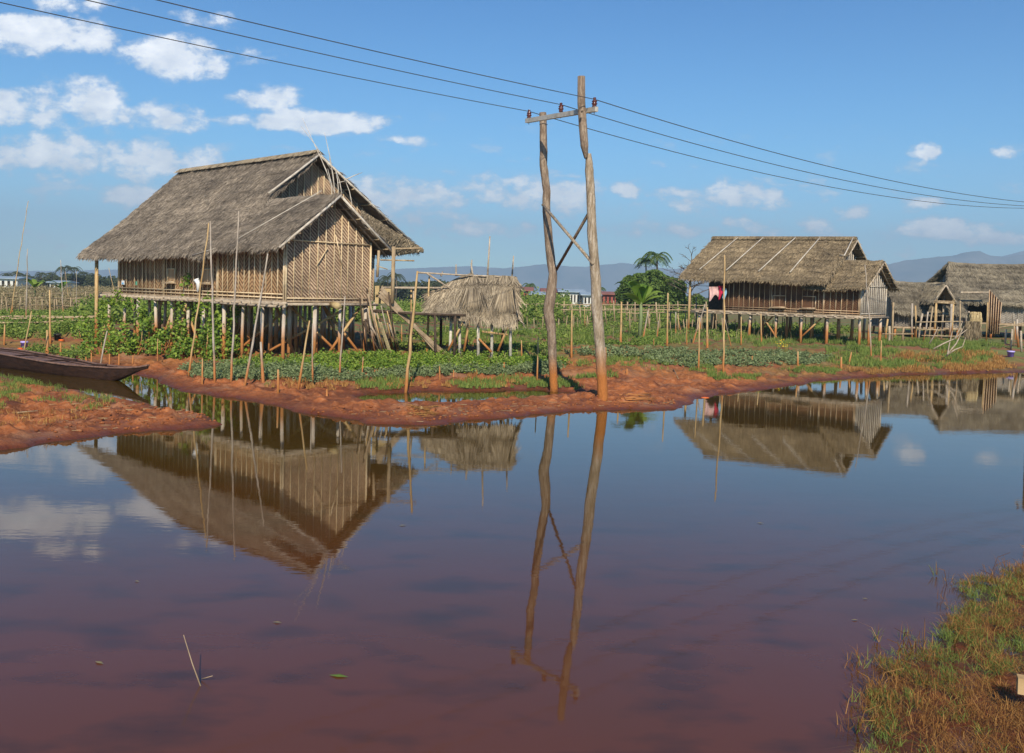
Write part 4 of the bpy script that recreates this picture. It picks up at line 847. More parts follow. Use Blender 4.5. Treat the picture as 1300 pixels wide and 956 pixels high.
POLE = hframe('power_pole', 'tall twin wooden power pole with rough crooked posts on the mud bank', bl, br_,
   ([U(x, y, Yl) for x, y in PL], [.125,.13,.14,.17,.165,.135,.13,.125,.12,.12,.115,.105]),
   ([U(x, y, Yr) for x, y in PRp], [.14,.14,.14,.145,.135,.13,.12,.115,.08]), None, None, None)
m = MB(); Q = [U(x, y, Yr-.06+(.10 if y < 180 else 0)) for x, y in PRu]; m.tube(Q, [.05,.11,.115,.11,.105], 10); part(m, 'spliced_top', ['polewood'], POLE)
m = MB(); m.beam(U(668.5,153.5,Yl-.1), U(757.5,138.5,Yr-.22), .10, .13); part(m, 'crossarm', ['metal'], POLE)
for (xa,ya,da,xb,yb,db,mt) in ((689,260,Yl-.16,753,335,Yr-.15,'palewood'),(706,343,Yl+.1,749,268,Yr+.15,'polewood')):
    m = MB(); m.tube([U(xa,ya,da), U(xb,yb,db)], .045, 7); part(m, 'brace', [mt], POLE)
for (x, y, d_) in ((689.5,149.5,Yl-.16),(739,141,Yr-.36)):
    p = U(x, y, d_); m = MB(); m.tube([p, p+Vector((0,.12,0))], .022, 6); part(m, 'bolt', ['darkwood'], POLE)
for (x, y, Y_, r) in ((690,158,Yl,.12),):
    p = U(x, y, Y_); m = MB(); m.tube([p+Vector((math.cos(a)*r, math.sin(a)*r, .01*math.sin(3*a))) for a in np.linspace(0, 6.4, 20)], .009, 4); part(m, 'wire_tie', ['wire'], POLE)
INS = []
for (x, y, f) in ((671.5,151,.03),(712,143,.49),(754.5,137,.96)):
    Y = (Yl-.1)+(Yr-.22-Yl+.1)*f; b = U(x, y+1, Y); m = MB(); m.tube([b-Vector((0,0,.14)), b+Vector((0,0,.12))], .012, 6, 1)
    m.lathe(b+Vector((0,0,.04)), [(.0,0),(.055,0),(.065,.03),(.05,.06),(.075,.075),(.078,.10),(.05,.12),(.07,.14),(.072,.165),(.04,.19),(.03,.22),(.045,.235),(.04,.255),(0,.26)], 14, 0)
    part(m, 'insulator', ['insul','metal'], POLE); INS.append(b+Vector((0,0,.25)))
# next frame at the right edge
D2 = 53.5; zt2 = U(1312, 270, D2).z; base2 = U(1302, 452, D2)
P2o = thing('power_pole', 'dark wooden power pole standing at the right edge of the photo', 'utility pole', (base2.x, D2, .9))
ends = []
for dx in (0.25, 2.3):
    m = MB(); x = base2.x+dx; y = D2-dx*.9; m.tube([(x+.05, y, .3), (x, y, 4), (x+.05, y, zt2+.3)], [.16,.14,.11], 8); part(m, 'pole', ['darkwood'], P2o); ends.append((x, y))
a = Vector((ends[0][0]-.35, ends[0][1]+.3, zt2-.05)); b = Vector((ends[1][0]+.35, ends[1][1]-.3, zt2-.05)); m = MB(); m.beam(a, b, .1, .12); part(m, 'crossarm', ['metal'], P2o)
INS2 = []
for f in (.04, .5, .96):
    p = a.lerp(b, f)+Vector((0,0,.06)); m = MB(); m.lathe(p, [(0,0),(.06,0),(.06,.06),(.08,.08),(.05,.12),(.07,.16),(.03,.22),(0,.26)], 10, 0); part(m, 'insulator', ['insul'], P2o); INS2.append(p+Vector((0,0,.24)))
dirs = Vector((INS2[1].x-INS[1].x, INS2[1].y-INS[1].y, 0))
def wire(a, b, sag, n=40):
    return [a.lerp(b, i/n)-Vector((0,0,sag*4*(i/n)*(1-i/n))) for i in range(n+1)]
names = ['lowest and leftmost of the three black cables, from the left insulator', 'middle one of the three black cables, from the centre insulator', 'uppermost of the three black cables, from the right insulator']
for k, (px, py) in enumerate(((0,3),(110,0),(200,0))):
    a = INS[k]; d = ray(px, py)      # previous span starts behind the viewer; its height is solved so that it passes the seen point
    prev = Vector((a.x-dirs.x*1.02, a.y-dirs.y*1.02, 0)); # plan position
    # plan intersection of the span with the ray
    t = ((a.x*d.y-a.y*d.x))/((a.x-prev.x)*d.y-(a.y-prev.y)*d.x); Y = a.y+(prev.y-a.y)*t; zc = CAMZ+d.z*Y/d.y; sag = .45
    prev.z = (zc+sag*4*t*(1-t)-a.z*(1-t))/t
    m = MB(); m.tube(wire(prev, a, sag), .011, 5, cap=False); pts2 = wire(a, INS2[k], .75); m.tube(pts2, .013, 5, cap=False)
    far_ = Vector((INS2[k].x+dirs.x, INS2[k].y+dirs.y, INS2[k].z)); m.tube(wire(INS2[k], far_, .7, 12), .013, 5, cap=False)
    o = m.build('power_cable', 'wire', origin=tuple(a)); tag(o, names[k], 'cable', 'overhead power cables')

# ------------------------------------------------------------------ boat
def boat():
    bow = Z0(188, 466, .52); st = Z0(-70, 440, .45); ax = Vector((st.x-bow.x, st.y-bow.y, 0)); Lb = ax.length; ax.normalize(); sd_ = Vector((-ax.y, ax.x, 0))
    if sd_.y < 0: sd_ = -sd_
    B = thing('wooden_boat', 'long narrow dark wooden boat moored in the inlet at the left', 'boat', (bow.x+ax.x*4, bow.y+ax.y*4, 0)); n = 26
    hull = MB(); V = []; sec = 9
    def half(s): return (.60*min(1, (s/4.6)**.9))*(1-.35*max(0, (s-Lb*.7)/(Lb*.3)))
    def rim(s): return float(np.interp(s, [0,.3,.8,1.6,3.5,8], [.56,.49,.43,.385,.36,.52]))
    def bot(s): return float(np.interp(s, [0,.45,.9,1.5,2.4], [.47,.37,.20,-.02,-.16]))
    ss_ = [Lb*(i/(n-1))**1.4 for i in range(n)]
    for s in ss_:
        c = bow+ax*s; hw = max(half(s), .025); r, b = rim(s), min(bot(s), rim(s)-.035)
        for j in range(sec):
            a = -1+2*j/(sec-1); x = hw*math.copysign(abs(a)**.75, a); z = b+(r-b)*abs(a)**2.6; V.append([c.x+sd_.x*x, c.y+sd_.y*x, z])
    V = np.array(V); i = (np.arange(n-1)[:,None]*sec+np.arange(sec-1)[None,:]).ravel(); q = np.stack([i, i+1, i+sec+1, i+sec], 1)
    hull.add(V, [q], 0, smooth=True); Vi = V.copy(); Vi[:,2] += .03
    part(hull, 'hull', ['boatwood'], B)
    for sg in (-1, 1):
        m = MB(); m.tube([Vector((V[k*sec+(0 if sg < 0 else sec-1)][0], V[k*sec+(0 if sg < 0 else sec-1)][1], V[k*sec+(0 if sg < 0 else sec-1)][2]+.015)) for k in range(n)], .032, 6); part(m, 'gunwale', ['boatdeck'], B)
    # inner deck boards
    m = MB(); D = []
    for s in ss_:
        c = bow+ax*s; hw = max(half(s)*.93, .03); z = rim(s)-.02-.02*min(1, s)
        D += [[c.x-sd_.x*hw, c.y-sd_.y*hw, z], [c.x, c.y, z-.02], [c.x+sd_.x*hw, c.y+sd_.y*hw, z]]
    i = (np.arange(n-1)[:,None]*3+np.arange(2)[None,:]).ravel(); m.add(np.array(D), [np.stack([i, i+1, i+4, i+3], 1)], 0); part(m, 'deck', ['boatdeck'], B)
    for s in (2.6, 4.6, 6.4):
        c = bow+ax*s; m = MB(); m.beam(c-sd_*half(s)*.95+Vector((0,0,rim(s)-.5)), c+sd_*half(s)*.95+Vector((0,0,rim(s)-.5)), .07, .05); part(m, 'thwart', ['boatwood'], B)
    for sg in (-.25, .25):
        m = MB(); pts = [bow+ax*s+sd_*half(s)*sg*2+Vector((0,0,rim(s)-.035-.52+.0)) for s in np.linspace(1.2, Lb*.95, 10)]; m.tube(pts, .012, 4); part(m, 'deck_seam', ['boatwood'], B)
boat()
# bucket + orange float
def bucket(px, py, w, h, mat, lidm, label, cat='bucket'):
    g = G(px, py); B = thing('bucket', label, cat, g); m = MB(); r = w/2
    m.lathe(g, [(0,0),(r*.8,0),(r*.95,h*.9),(r*1.05,h*.9),(r*1.05,h),(r*.9,h),(r*.7,h*.1),(0,h*.1)], 16); part(m, 'body', [mat], B)
    m = MB(); m.lathe(g+Vector((0,0,h)), [(0,.04),(r*1.08,.03),(r*1.1,-.04),(r*1.0,-.04)], 16); part(m, 'lid', [lidm], B)
    m = MB(); m.tube([g+Vector((r*1.08*math.cos(a), -.02-r*.3*math.sin(a), h*.9-abs(math.sin(a))*h*.35)) for a in np.linspace(0, math.pi, 9)], .008, 4); part(m, 'handle', ['wire'], B)
bucket(31, 442, .28, .27, 'purple', 'purple_lid', 'purple lidded bucket on the bank behind the wooden boat')
bucket(73, 432, .30, .34, 'blackpl', 'blackpl', 'black bucket standing on the bank behind the boat')
bucket(1283, 452, .36, .28, 'purple', 'purple_lid', 'lilac tub on the far right bank near the photo edge', 'tub')
def lump(px, py, w, h, mat, name, label, cat):
    g = G(px, py); m = MB(); n = 9; pr0 = [(0,0)]+[(w/2*(.7+.3*math.sin(i*2.1+px))*math.sin(math.pi*(i+.6)/n), h*(1-math.cos(math.pi*(i+.6)/n))/2) for i in range(n)]+[(0,h)]
    m.lathe(g, pr0, 12); o = m.build(name, mat, origin=tuple(g)); tag(o, label, cat)
lump(26, 444.5, .35, .10, 'orange', 'plastic_bag', 'orange plastic scrap beside the purple bucket', 'bag')
lump(78, 433.5, .35, .10, 'orange', 'plastic_bag', 'orange red scrap lying beside the black bucket', 'bag')
lump(1186, 424, .9, .45, 'straw', 'straw_hat', 'straw coloured hat-shaped bundle on the pen rail at the right', 'bundle')
lump(1139, 412, .9, .75, 'yellow', 'plastic_bag', 'yellow bag at the right end of the tan roofed house', 'bag')

# ------------------------------------------------------------------ stakes
ORD = ['first','second','third','fourth','fifth','sixth','seventh','eighth','ninth','tenth','eleventh','twelfth','thirteenth','fourteenth','fifteenth','sixteenth','seventeenth','eighteenth','nineteenth','twentieth',
 'twenty-first','twenty-second','twenty-third','twenty-fourth','twenty-fifth','twenty-sixth','twenty-seventh','twenty-eighth','twenty-ninth','thirtieth','thirty-first','thirty-second','thirty-third','thirty-fourth','thirty-fifth']
def stake_row(lst, rowdesc, group, mat='bamboo', r0=.03):
    lst = sorted(lst, key=lambda s: s[0])
    for i, s in enumerate(lst):
        bx, by, tx, ty = s[:4]; r = s[4] if len(s) > 4 else r0; mt = s[5] if len(s) > 5 else mat
        g = G(bx, by); t = U(tx, ty, g.y+random.uniform(-.15,.15)); Hh = (t-g).length
        lean = abs(tx-bx-.03*(by-ty))/max(by-ty, 1)
        m = MB(); b0 = g-Vector((0,0,.25)); n = max(3, int(Hh/.5)+2); wob = .006*Hh
        pts = [b0.lerp(t, k/(n-1))+Vector((random.gauss(0,wob*.5) if 0 < k < n-1 else 0, random.gauss(0,wob*.5) if 0 < k < n-1 else 0, 0)) for k in range(n)]
        m.tube(pts, [r*(1-.45*k/(n-1))*(1.12 if k % 2 else 1) for k in range(n)], 7)
        o = m.build('bamboo_stake', mt, origin=tuple(g))
        size = 'tall' if Hh > 2.6 else ('short' if Hh < .9 else 'waist-high' if Hh < 1.6 else 'thin'); tilt = 'leaning' if lean > .09 else 'upright'
        tag(o, f'{size} {tilt} bamboo stake, {ORD[i]} from the left, {rowdesc}', 'stake', group)
BANK = [(238,477,265,283,.032),(273,486,267,281,.035,'greywood'),(293,485,303,268,.034,'greywood'),(309,492,340,322,.036,'greywood'),(335,490,331,434,.05,'greywood'),(353,498,353,469,.04),
 (377,493,393,407,.036),(397,484,397,411,.03,'greywood'),(430,481,438,376,.032,'greywood'),(459,481,461,453,.025,'greywood'),(257,488,257,455,.03),(415,503,415,494,.04),(514,499,530,344,.05),(559,483,558,465,.028),
 (326,432,345,374,.03),(301,432,288,350,.028),(200,462,200,430,.02),(640,472,640,460,.035),(682,485,683,428,.03),(796,475,796,468,.04),(576,478,576,470,.03)]
stake_row(BANK, 'on the bank before the large house', 'bamboo stakes along the pond bank')
LEFT = [(12,402,36,255,.028),(33,411,35,316,.034,'greywood'),(16,400,16,380,.035),(64,432,63,368,.05),(81,402,77,330,.03,'greywood'),(115,402,106,384,.03),(25,468,40,395,.03),(5,437,6,412,.045),
 (120,491,136,420,.034,'greywood'),(60,453,60,419,.07),(77,450,77,435,.05),(116,463,116,448,.035),(111,463,109,453,.035),(139,463,139,449,.035),(151,463,151,449,.035),(168,463,169,451,.035),(88,386,83,345,.025),(97,402,97,344,.02,'greywood'),
 (153,400,138,340,.025),(166,395,159,378,.025),(178,420,157,345,.028),(205,400,215,362,.028),(237,400,232,358,.024),(216,398,222,378,.028)]
stake_row(LEFT, 'in the left garden by the boat', 'bamboo stakes around the left garden')
MID = [(542,454,545,351,.05),(522,449,522,368,.045),(663,459,662,432,.03),(726,453,726,394,.045),(769,463,769,441,.04),(788,441,789,383,.06),(815,431,823,394,.05,'greywood'),(834,430,836,407,.04,'greywood'),(743,420,742,390,.03),
 (510,438,510,412,.03),(519,366,528,330,.025,'greywood'),(756,428,757,382,.025,'greywood'),(830,443,830,430,.03)]
stake_row(MID, 'among the middle garden plants', 'bamboo stakes in the middle garden')
RIGHT = [(887,470,888,403,.035),(919,470,920,324,.04),(898,447,898,390,.06),(967,439,966,398,.045),(1013,470,1013,446,.05),(1068,470,1068,453,.06),(1076,465,1081,447,.05),(858,427,858,396,.04,'greywood'),(847,445,848,372,.045),(878,436,895,386,.04,'greywood'),
 (941,438,941,402,.04),(1108,455,1098,336,.035,'greywood'),(1118,460,1119,432,.04),(873,420,874,376,.045),(884,420,884,377,.06,'greywood'),(872,440,872,405,.03),(955,462,955,452,.03),(930,440,918,396,.025,'greywood'),(866,425,860,400,.03)]
stake_row(RIGHT, 'before the right house', 'bamboo stakes before the right house')

# ------------------------------------------------------------------ trellises and pens
def trellis(label, pts_px, gy, hts, rails, group=None, mat='bamboo_far', D=None, r=.035, name='bamboo_trellis'):
    """pts_px: list of post px; gy: ground y function; hts: top y"""
    G0 = G(pts_px[0], gy(pts_px[0])); t = thing(name, label, 'trellis' if 'pen' not in name else 'pen', G0, group); tops = []
    for x in pts_px:
        g = G(x, gy(x)); tp = U(x+random.uniform(-3,3), hts+random.uniform(-3,3), g.y); m = MB(); m.tube([g-Vector((0,0,.1)), tp], r*random.uniform(.8,1.2), 6); part(m, 'post', [mat], t)
    for ry in rails:
        m = MB(); q = []
        for x in np.linspace(pts_px[0]-4, pts_px[-1]+4, 9): g = G(x, gy(x)); q.append(U(x, ry+random.uniform(-1,1), g.y-.05))
        m.tube(q, r*.9, 6); part(m, 'rail', [mat], t)
    return t
trellis('bamboo garden trellis at the far left, behind the boat', [1,10,24,38,46,54,69,74,90,101,109,121], lambda x: 399, 377, (378,388), r=.035)
trellis('second bamboo trellis at the far left, beyond the green strip', [-4,6,20,31,44,57,66,78,92,108,118,132,146], lambda x: 386, 370, (372,), r=.03)
trellis('long bamboo trellis behind the twin pole, under the far buildings', [716,727,738,748,770,781,795,806,823,835,849,862,874,884,898,910], lambda x: 412, 384, (387,394), r=.05)
trellis('bean trellis overgrown with leaves right of the shaggy hut', [658,668,680,690,706,718], lambda x: 410, 384, (386,), r=.04)
trellis('bamboo trellis with crossed sticks in front of the round tree', [788,800,824,838,851,868], lambda x: 421, 396, (397,), r=.04)
trellis('low bamboo trellis left of the twin pole, behind the hut', [520,533,548,640,655,668], lambda x: 398, 383, (385,), r=.03)
random.seed(31)
trellis('tangled row of thin garden sticks behind the twin pole', [700+i*7.3+random.uniform(-2,2) for i in range(28)], lambda x: 405, 388, (391,), r=.03)
trellis('row of thin sticks in the bean patch right of the hut', [655+i*8+random.uniform(-3,3) for i in range(14)], lambda x: 419, 402, (), r=.025)
trellis('row of thin sticks in front of the right house stilts', [862+i*8+random.uniform(-3,3) for i in range(22)], lambda x: 424+.02*(x-862), 404, (), r=.025)
trellis('sparse bamboo rail fence beyond the left footbridge', [0,14,30,48,62,80,97,112,128,143], lambda x: 393, 379, (382,), r=.03)
# footbridge of bamboo on the left
fb = thing('footbridge', 'low bamboo pole footbridge crossing the left garden', 'footbridge', G(60,410))
for (ya, yb, r) in ((402,402,.05),(404.5,403,.05),(409,410,.045),(411,406,.03)):
    m = MB(); Y = 47.0+(ya-402)*-.2; pts = [U(x, ya+(yb-ya)*(x+20)/145+random.uniform(-.5,.5)+ (.028*(x-50)*0), Y) for x in np.linspace(-20, 124, 9)]; m.tube(pts, r, 6); part(m, 'pole', ['bamboo_far'], fb)
for x in (4, 33, 64, 92, 122):
    m = MB(); a = U(x, 403, 47.05); m.tube([(a.x, a.y, hz(a.x, a.y)-.1), a], .05, 6); part(m, 'post', ['bamboo'], fb)
# pen at the right
pen = thing('animal_pen', 'jumbled bamboo pen of crooked posts before the small grey thatched house', 'pen', G(1175,436))
for (xb, yb, xt, yt) in ((1158,432,1158,385),(1163,431,1162,388),(1166,432,1171,398),(1172,434,1178,396),(1179,433,1184,390),(1190,430,1189,388),(1195,430,1199,376),(1205,432,1208,386),(1207,428,1209,392),(1217,432,1219,382),
   (1222,425,1225,386),(1232,433,1230,395),(1252,434,1254,384),(1287,440,1288,408),(1293,442,1291,405),(1146,436,1147,416),(1128,436,1129,414),(1124,434,1127,405),(1132,436,1134,384),(1240,432,1241,398),(1148,420,1147,372),(1276,438,1277,418),(1283,444,1285,418),(1297,446,1296,420)):
    g = G(xb, yb); m = MB(); m.tube([g-Vector((0,0,.1)), g.lerp(U(xt,yt,g.y), .5)+Vector((random.uniform(-.05,.05),0,0)), U(xt, yt, g.y)], random.uniform(.04,.07), 6); part(m, 'post', [random.choice(['bamboo_far','bamboo','greywood','greywood_plain'])], pen)
for (xa, ya, xb, yb) in ((1162,409,1222,408),(1170,426,1212,427),(1268,412,1300,414),(1268,416,1300,410),(1120,424,1160,424),(1186,382,1212,383),(1165,418,1200,419)):
    m = MB(); m.tube([U(xa,ya,50.5), U(xb,yb,50.5)], .035, 6); part(m, 'rail', ['bamboo_far'], pen)
dw = thing('driftwood', 'pale forked dead branches lying in front of the bamboo pen', 'branch', G(1205,446))
for pts in ([(1185,443),(1198,436),(1212,430),(1218,418),(1222,408)], [(1201,452),(1212,444),(1222,440),(1226,428)], [(1204,448),(1214,436),(1220,424),(1228,418)], [(1203,450),(1205,438),(1209,420)], [(1180,436),(1186,426),(1191,415)], [(1212,430),(1219,424),(1224,414)]):
    m = MB(); m.tube([U(x, y, 43.5+random.uniform(-.2,.2)) for x, y in pts], [.04,.014], 6); part(m, 'branch', ['greywood_plain'], dw)
def strawstack(px0, px1, y0, y1, D, label, mat='straw'):
    a, b = U(px0, y1, D), U(px1, y0, D); n = 1400; x = a.x+(b.x-a.x)*RNG.random(n); z0 = b.z; g = hz((a.x+b.x)/2, D); z = a.z+(z0-a.z)*RNG.random(n)
    m = MB(); m.box(((a.x+b.x)/2, D+.35, (a.z+z0)/2-.03), (b.x-a.x-.1,0,0), (0,.5,0), (0,0,z0-a.z-.1)); P = np.column_stack([x, D+RNG.random(n)*.2, z]); m.strands(P, np.column_stack([RNG.normal(size=n)*.06, -.05*RNG.random(n), -.25-.2*RNG.random(n)]), .05)
    o = m.build('straw_bundle', mat, origin=(a.x, D, a.z)); tag(o, label, 'straw', 'straw hung at the far right')
strawstack(1233,1246,396,414,55,'upper golden straw bundle hanging in the opening of the long thatched house','straw')
strawstack(1226,1246,408,424,54.6,'lower greyer straw bundle below the golden one at the long thatched house','thatch_tan')

# ------------------------------------------------------------------ plants
def region(poly_px, n, seed=0):
    """n random ground points uniformly inside the world polygon of a photo outline"""
    W = np.array([G(*p)[:2] for p in poly_px]); lo, hi = W.min(0), W.max(0); out = []
    k = 0
    while k < n:
        q = lo+(hi-lo)*RNG.random((max(n*2, 200), 2)); q = q[sdf(q, W) < 0]; out.append(q); k += len(q)
    q = np.concatenate(out)[:n]; z = height(q); ok = z > .03; return np.column_stack([q[ok], z[ok]])
def clumps(P, r, k, hgt):
    """k points spread around every P inside a low dome"""
    n = len(P); a = RNG.random((n,k))*2*math.pi; q = np.sqrt(RNG.random((n,k)))*r; h = hgt*RNG.random((n,k))**.8*(1-(q/r)**2*.6)
    sc = (.5+RNG.random((n,1))); Q = np.stack([P[:,0:1]+np.cos(a)*q*sc, P[:,1:2]+np.sin(a)*q*sc, P[:,2:3]+.03+h*sc], 2); return Q.reshape(-1,3)
# leafy crop strip in front of the large house
m = MB(); P = region([(285,466),(330,458),(380,455),(470,453),(560,452),(650,453),(705,456),(725,463),(700,466),(600,468),(520,470),(440,474),(380,472),(330,472)], 850)
m.leaves(clumps(P, .18, 36, .24), .085, 0, up=.6); stuff(m.build('crop_leaves', 'leaf_bright'), 'low bright green leafy crop in front of the large house', 'crop')
m = MB(); P = region([(232,468),(300,462),(330,470),(420,478),(400,488),(330,484),(250,480)], 420); m.leaves(clumps(P, .2, 26, .22), .08, 0, up=.5)
P = region([(460,478),(560,474),(700,472),(712,466),(560,470),(470,474)], 380); m.leaves(clumps(P, .2, 26, .2), .08, 0, up=.5)
P = region([(330,474),(470,474),(600,470),(600,474),(470,482),(380,486)], 260); m.leaves(clumps(P, .2, 26, .2), .08, 0, up=.5)
stuff(m.build('herb_cover', 'leaf_grey'), 'grey green herbs along the edge of the crop strip', 'herbs')
# grass on banks
def grassfield(name, label, polys, mats, h, w, k, cat='grass', lean=.5, r=.12, thr=.5):
    m = MB()
    for poly, n, mi in polys:
        P = region(poly, n); 
        P = P[fbm(P[:,0]*.8+3, P[:,1]*.8, 4, 40+mi) > thr]
        if len(P) == 0: continue
        m.blades(clumps(P, r, k, .01), h, w, mi, lean)
    stuff(m.build(name, mats), label, cat)
grassfield('bank_grass', 'short green grass on the red bank behind the pond', [([(330,482),(460,478),(520,486),(520,497),(430,497),(340,493)], 420, 0), ([(520,478),(640,474),(700,480),(700,495),(620,497),(520,494)], 560, 0),
  ([(700,480),(780,476),(790,486),(740,496),(700,494)], 170, 0), ([(700,466),(900,455),(960,470),(930,482),(880,474),(800,470)], 420, 0), ([(870,478),(1000,468),(1080,466),(1060,476),(980,480),(900,484)], 520, 0),
  ([(340,484),(700,476),(700,490),(340,495)], 150, 1), ([(1040,470),(1260,462),(1290,470),(1100,477)], 500, 1)], ['grass','grass_dry'], .13, .02, 16, thr=.53)
grassfield('meadow_grass', 'tall green grass on the right bank before the pen', [([(1050,444),(1120,436),(1250,436),(1262,452),(1240,468),(1120,472),(1050,464)], 1500, 0), ([(1140,450),(1260,448),(1290,468),(1150,472)], 420, 1), ([(560,424),(860,418),(1060,430),(1280,436),(1280,444),(1060,440),(860,438),(700,436),(560,436)], 1800, 0)], ['grass','grass_dry'], .20, .03, 16, r=.2, thr=.49)
grassfield('spit_grass', 'thin grass and dry straw on the left mud spit', [([(-20,482),(60,492),(120,500),(150,512),(120,522),(60,520),(-20,530)], 330, 0), ([(-20,485),(90,497),(150,510),(130,530),(50,545),(-20,550)], 130, 1), ([(0,478),(40,486),(40,500),(0,505)], 160, 0)], ['grass','grass_dry'], .12, .012, 14, lean=.9, r=.13, thr=.5)
# vegetable field of the right and scattered middle field cover
m = MB(); P = region([(790,452),(870,446),(1000,448),(1060,456),(1040,464),(960,466),(880,470),(830,462)], 560); m.leaves(clumps(P, .16, 24, .2), .10, 0, up=.5)
P = region([(720,450),(800,446),(860,446),(860,454),(760,456)], 100); m.leaves(clumps(P, .2, 26, .24), .10, 0, up=.5)
stuff(m.build('vegetable_rows', 'leaf_grey'), 'rows of grey green vegetables in the right plots', 'crop')
m = MB()
for poly, n, r, k, hh, s, th_ in (([(480,440),(560,438),(700,438),(860,430),(860,438),(700,446),(560,450),(500,448)], 700, .25, 22, .16, .12, .5), ([(500,418),(860,410),(890,425),(700,432),(500,434)], 900, .35, 24, .28, .15, .5),
     ([(655,392),(720,390),(724,412),(655,414)], 320, .6, 60, 1.9, .24, 0), ([(720,398),(880,396),(880,412),(720,414)], 520, .5, 34, 1.0, .22, .42), ([(500,395),(560,395),(560,412),(500,412)], 160, .5, 34, 1.2, .2, 0),
     ([(100,398),(480,400),(480,412),(100,412)], 900, .6, 40, 1.0, .24, 0), ([(860,418),(900,416),(1060,416),(1100,426),(900,430)], 420, .4, 26, .35, .18, .45)):
    P = region(poly, n); P = P[fbm(P[:,0]*.5, P[:,1]*.35, 4, 51) > th_]; m.leaves(clumps(P, r, k, hh), s, 0, up=.4)
stuff(m.build('garden_plants', 'leaf_mid'), 'mixed green garden plants filling the middle field', 'plants')
m = MB()
for poly, n, r, k, hh, s in (([(-20,372),(150,372),(160,384),(-20,386)], 1100, .6, 34, 1.2, .22), ([(-20,384),(140,384),(140,394),(-20,396)], 420, .4, 30, .8, .18), ([(720,388),(900,386),(900,398),(720,400)], 300, .6, 22, 1.4, .22)):
    P = region(poly, n); m.leaves(clumps(P, r, k, hh), s, 0, up=.4)
stuff(m.build('dry_vines', 'leaf_dry'), 'greyish dry climbing vines over the far garden trellises', 'vines')
m = MB()
for poly, n, r, k, hh, s in (([(-20,398),(130,396),(130,402),(-20,404)], 420, .3, 24, .2, .12), ([(-20,410),(120,408),(130,424),(100,432),(-20,428)], 430, .35, 36, .40, .13), ([(30,446),(110,448),(110,458),(70,456)], 60, .25, 24, .3, .10)):
    P = region(poly, n); m.leaves(clumps(P, r, k, hh), s, 0, up=.5)
stuff(m.build('ground_leaves', 'leaf_mid'), 'low green leaves around the left footbridge', 'plants')
m = MB()
for poly, n, h_, w_ in (([(560,398),(900,396),(900,432),(560,434)], 900, .7, .022), ([(-20,374),(150,374),(160,396),(-20,398)], 1500, 1.1, .03), ([(860,418),(1060,420),(1120,434),(860,436)], 420, .6, .022), ([(285,462),(700,452),(720,466),(330,476)], 300, .38, .012)):
    P = region(poly, n); m.blades(P, h_, w_, 0, .5)
stuff(m.build('dry_stalks', 'leaf_dry'), 'thin dry stalks standing among the garden plants', 'stalks')
# bushy vines beside the big house
def bush(px, py, wpx, top, n, label, mat='leaf_bright', size=.13, depth=.8, lobes=7):
    g = G(px, py); s = g.y/F; t = U(px, top, g.y); Hh = t.z-g.z; Wd = wpx*s; B = thing('climbing_vine', label, 'vine', g, 'climbing vines beside the large house')
    m = MB(); Q = []
    cs = [(random.uniform(-.5,.5)*Wd, random.uniform(-.5,.5)*depth, Hh*(i+.5)/lobes, random.uniform(.18,.42)*min(Wd, .9)*(1.35-.8*i/lobes)) for i in range(lobes)]
    for (cx, cy, cz, r) in cs:
        k = n//lobes; d = RNG.normal(size=(k,3)); d /= np.linalg.norm(d, axis=1)[:,None]; Q.append(np.array([g.x+cx, g.y+cy, g.z+cz])+d*(r*RNG.random((k,1))**.4)*np.array([1,1,1.25]))
    Q = np.concatenate(Q); Q = Q+RNG.normal(size=Q.shape)*np.array([.09,.09,.09]); Q[:,2] = np.maximum(Q[:,2], g.z+.03); m.leaves(Q[RNG.random(len(Q)) < .34], size*.85, 0, up=.5, aspect=.8, jitter=.6); part(m, 'foliage', [mat], B)
    m = MB()
    for (cx, cy, cz, r) in cs[1:5]: m.tube([g+Vector((cx*.2, cy*.2, -.05)), g+Vector((cx*.8, cy*.6, cz*.5)), g+Vector((cx, cy, cz))], [.02,.01], 5)
    part(m, 'stem', ['bamboo'], B)
for (px, py, w, top, n, lb, lo) in ((115,440,34,402,1500,'bushy vine leftmost beside the large house, right of the footbridge',6),(140,446,30,372,1700,'vine climbing the trellis left of the front wall corner',8),(172,452,36,380,1900,'leafy vine climbing between the left stilts of the large house',8),
    (205,452,34,410,1600,'low vine mound under the left part of the front wall',6),(236,452,26,352,2300,'tallest climbing vine reaching up the front wall by the window',11),(262,455,30,378,1900,'vine climbing just right of the tallest one',9),(290,456,24,392,1300,'thin climbing vine rightmost before the stilts',7),
    (158,452,30,425,1200,'low leafy mound at the foot of the left stilts',5),(128,450,40,430,1300,'low leafy mound by the porch post',5),(222,456,40,428,1500,'low leafy mound below the tallest vine',5),(250,456,40,425,1500,'low leafy mound in front of the house stilts',5),(280,458,36,430,1400,'low leafy mound where the stake row begins',5)):
    bush(px, py, w, top, n, lb, lobes=lo)

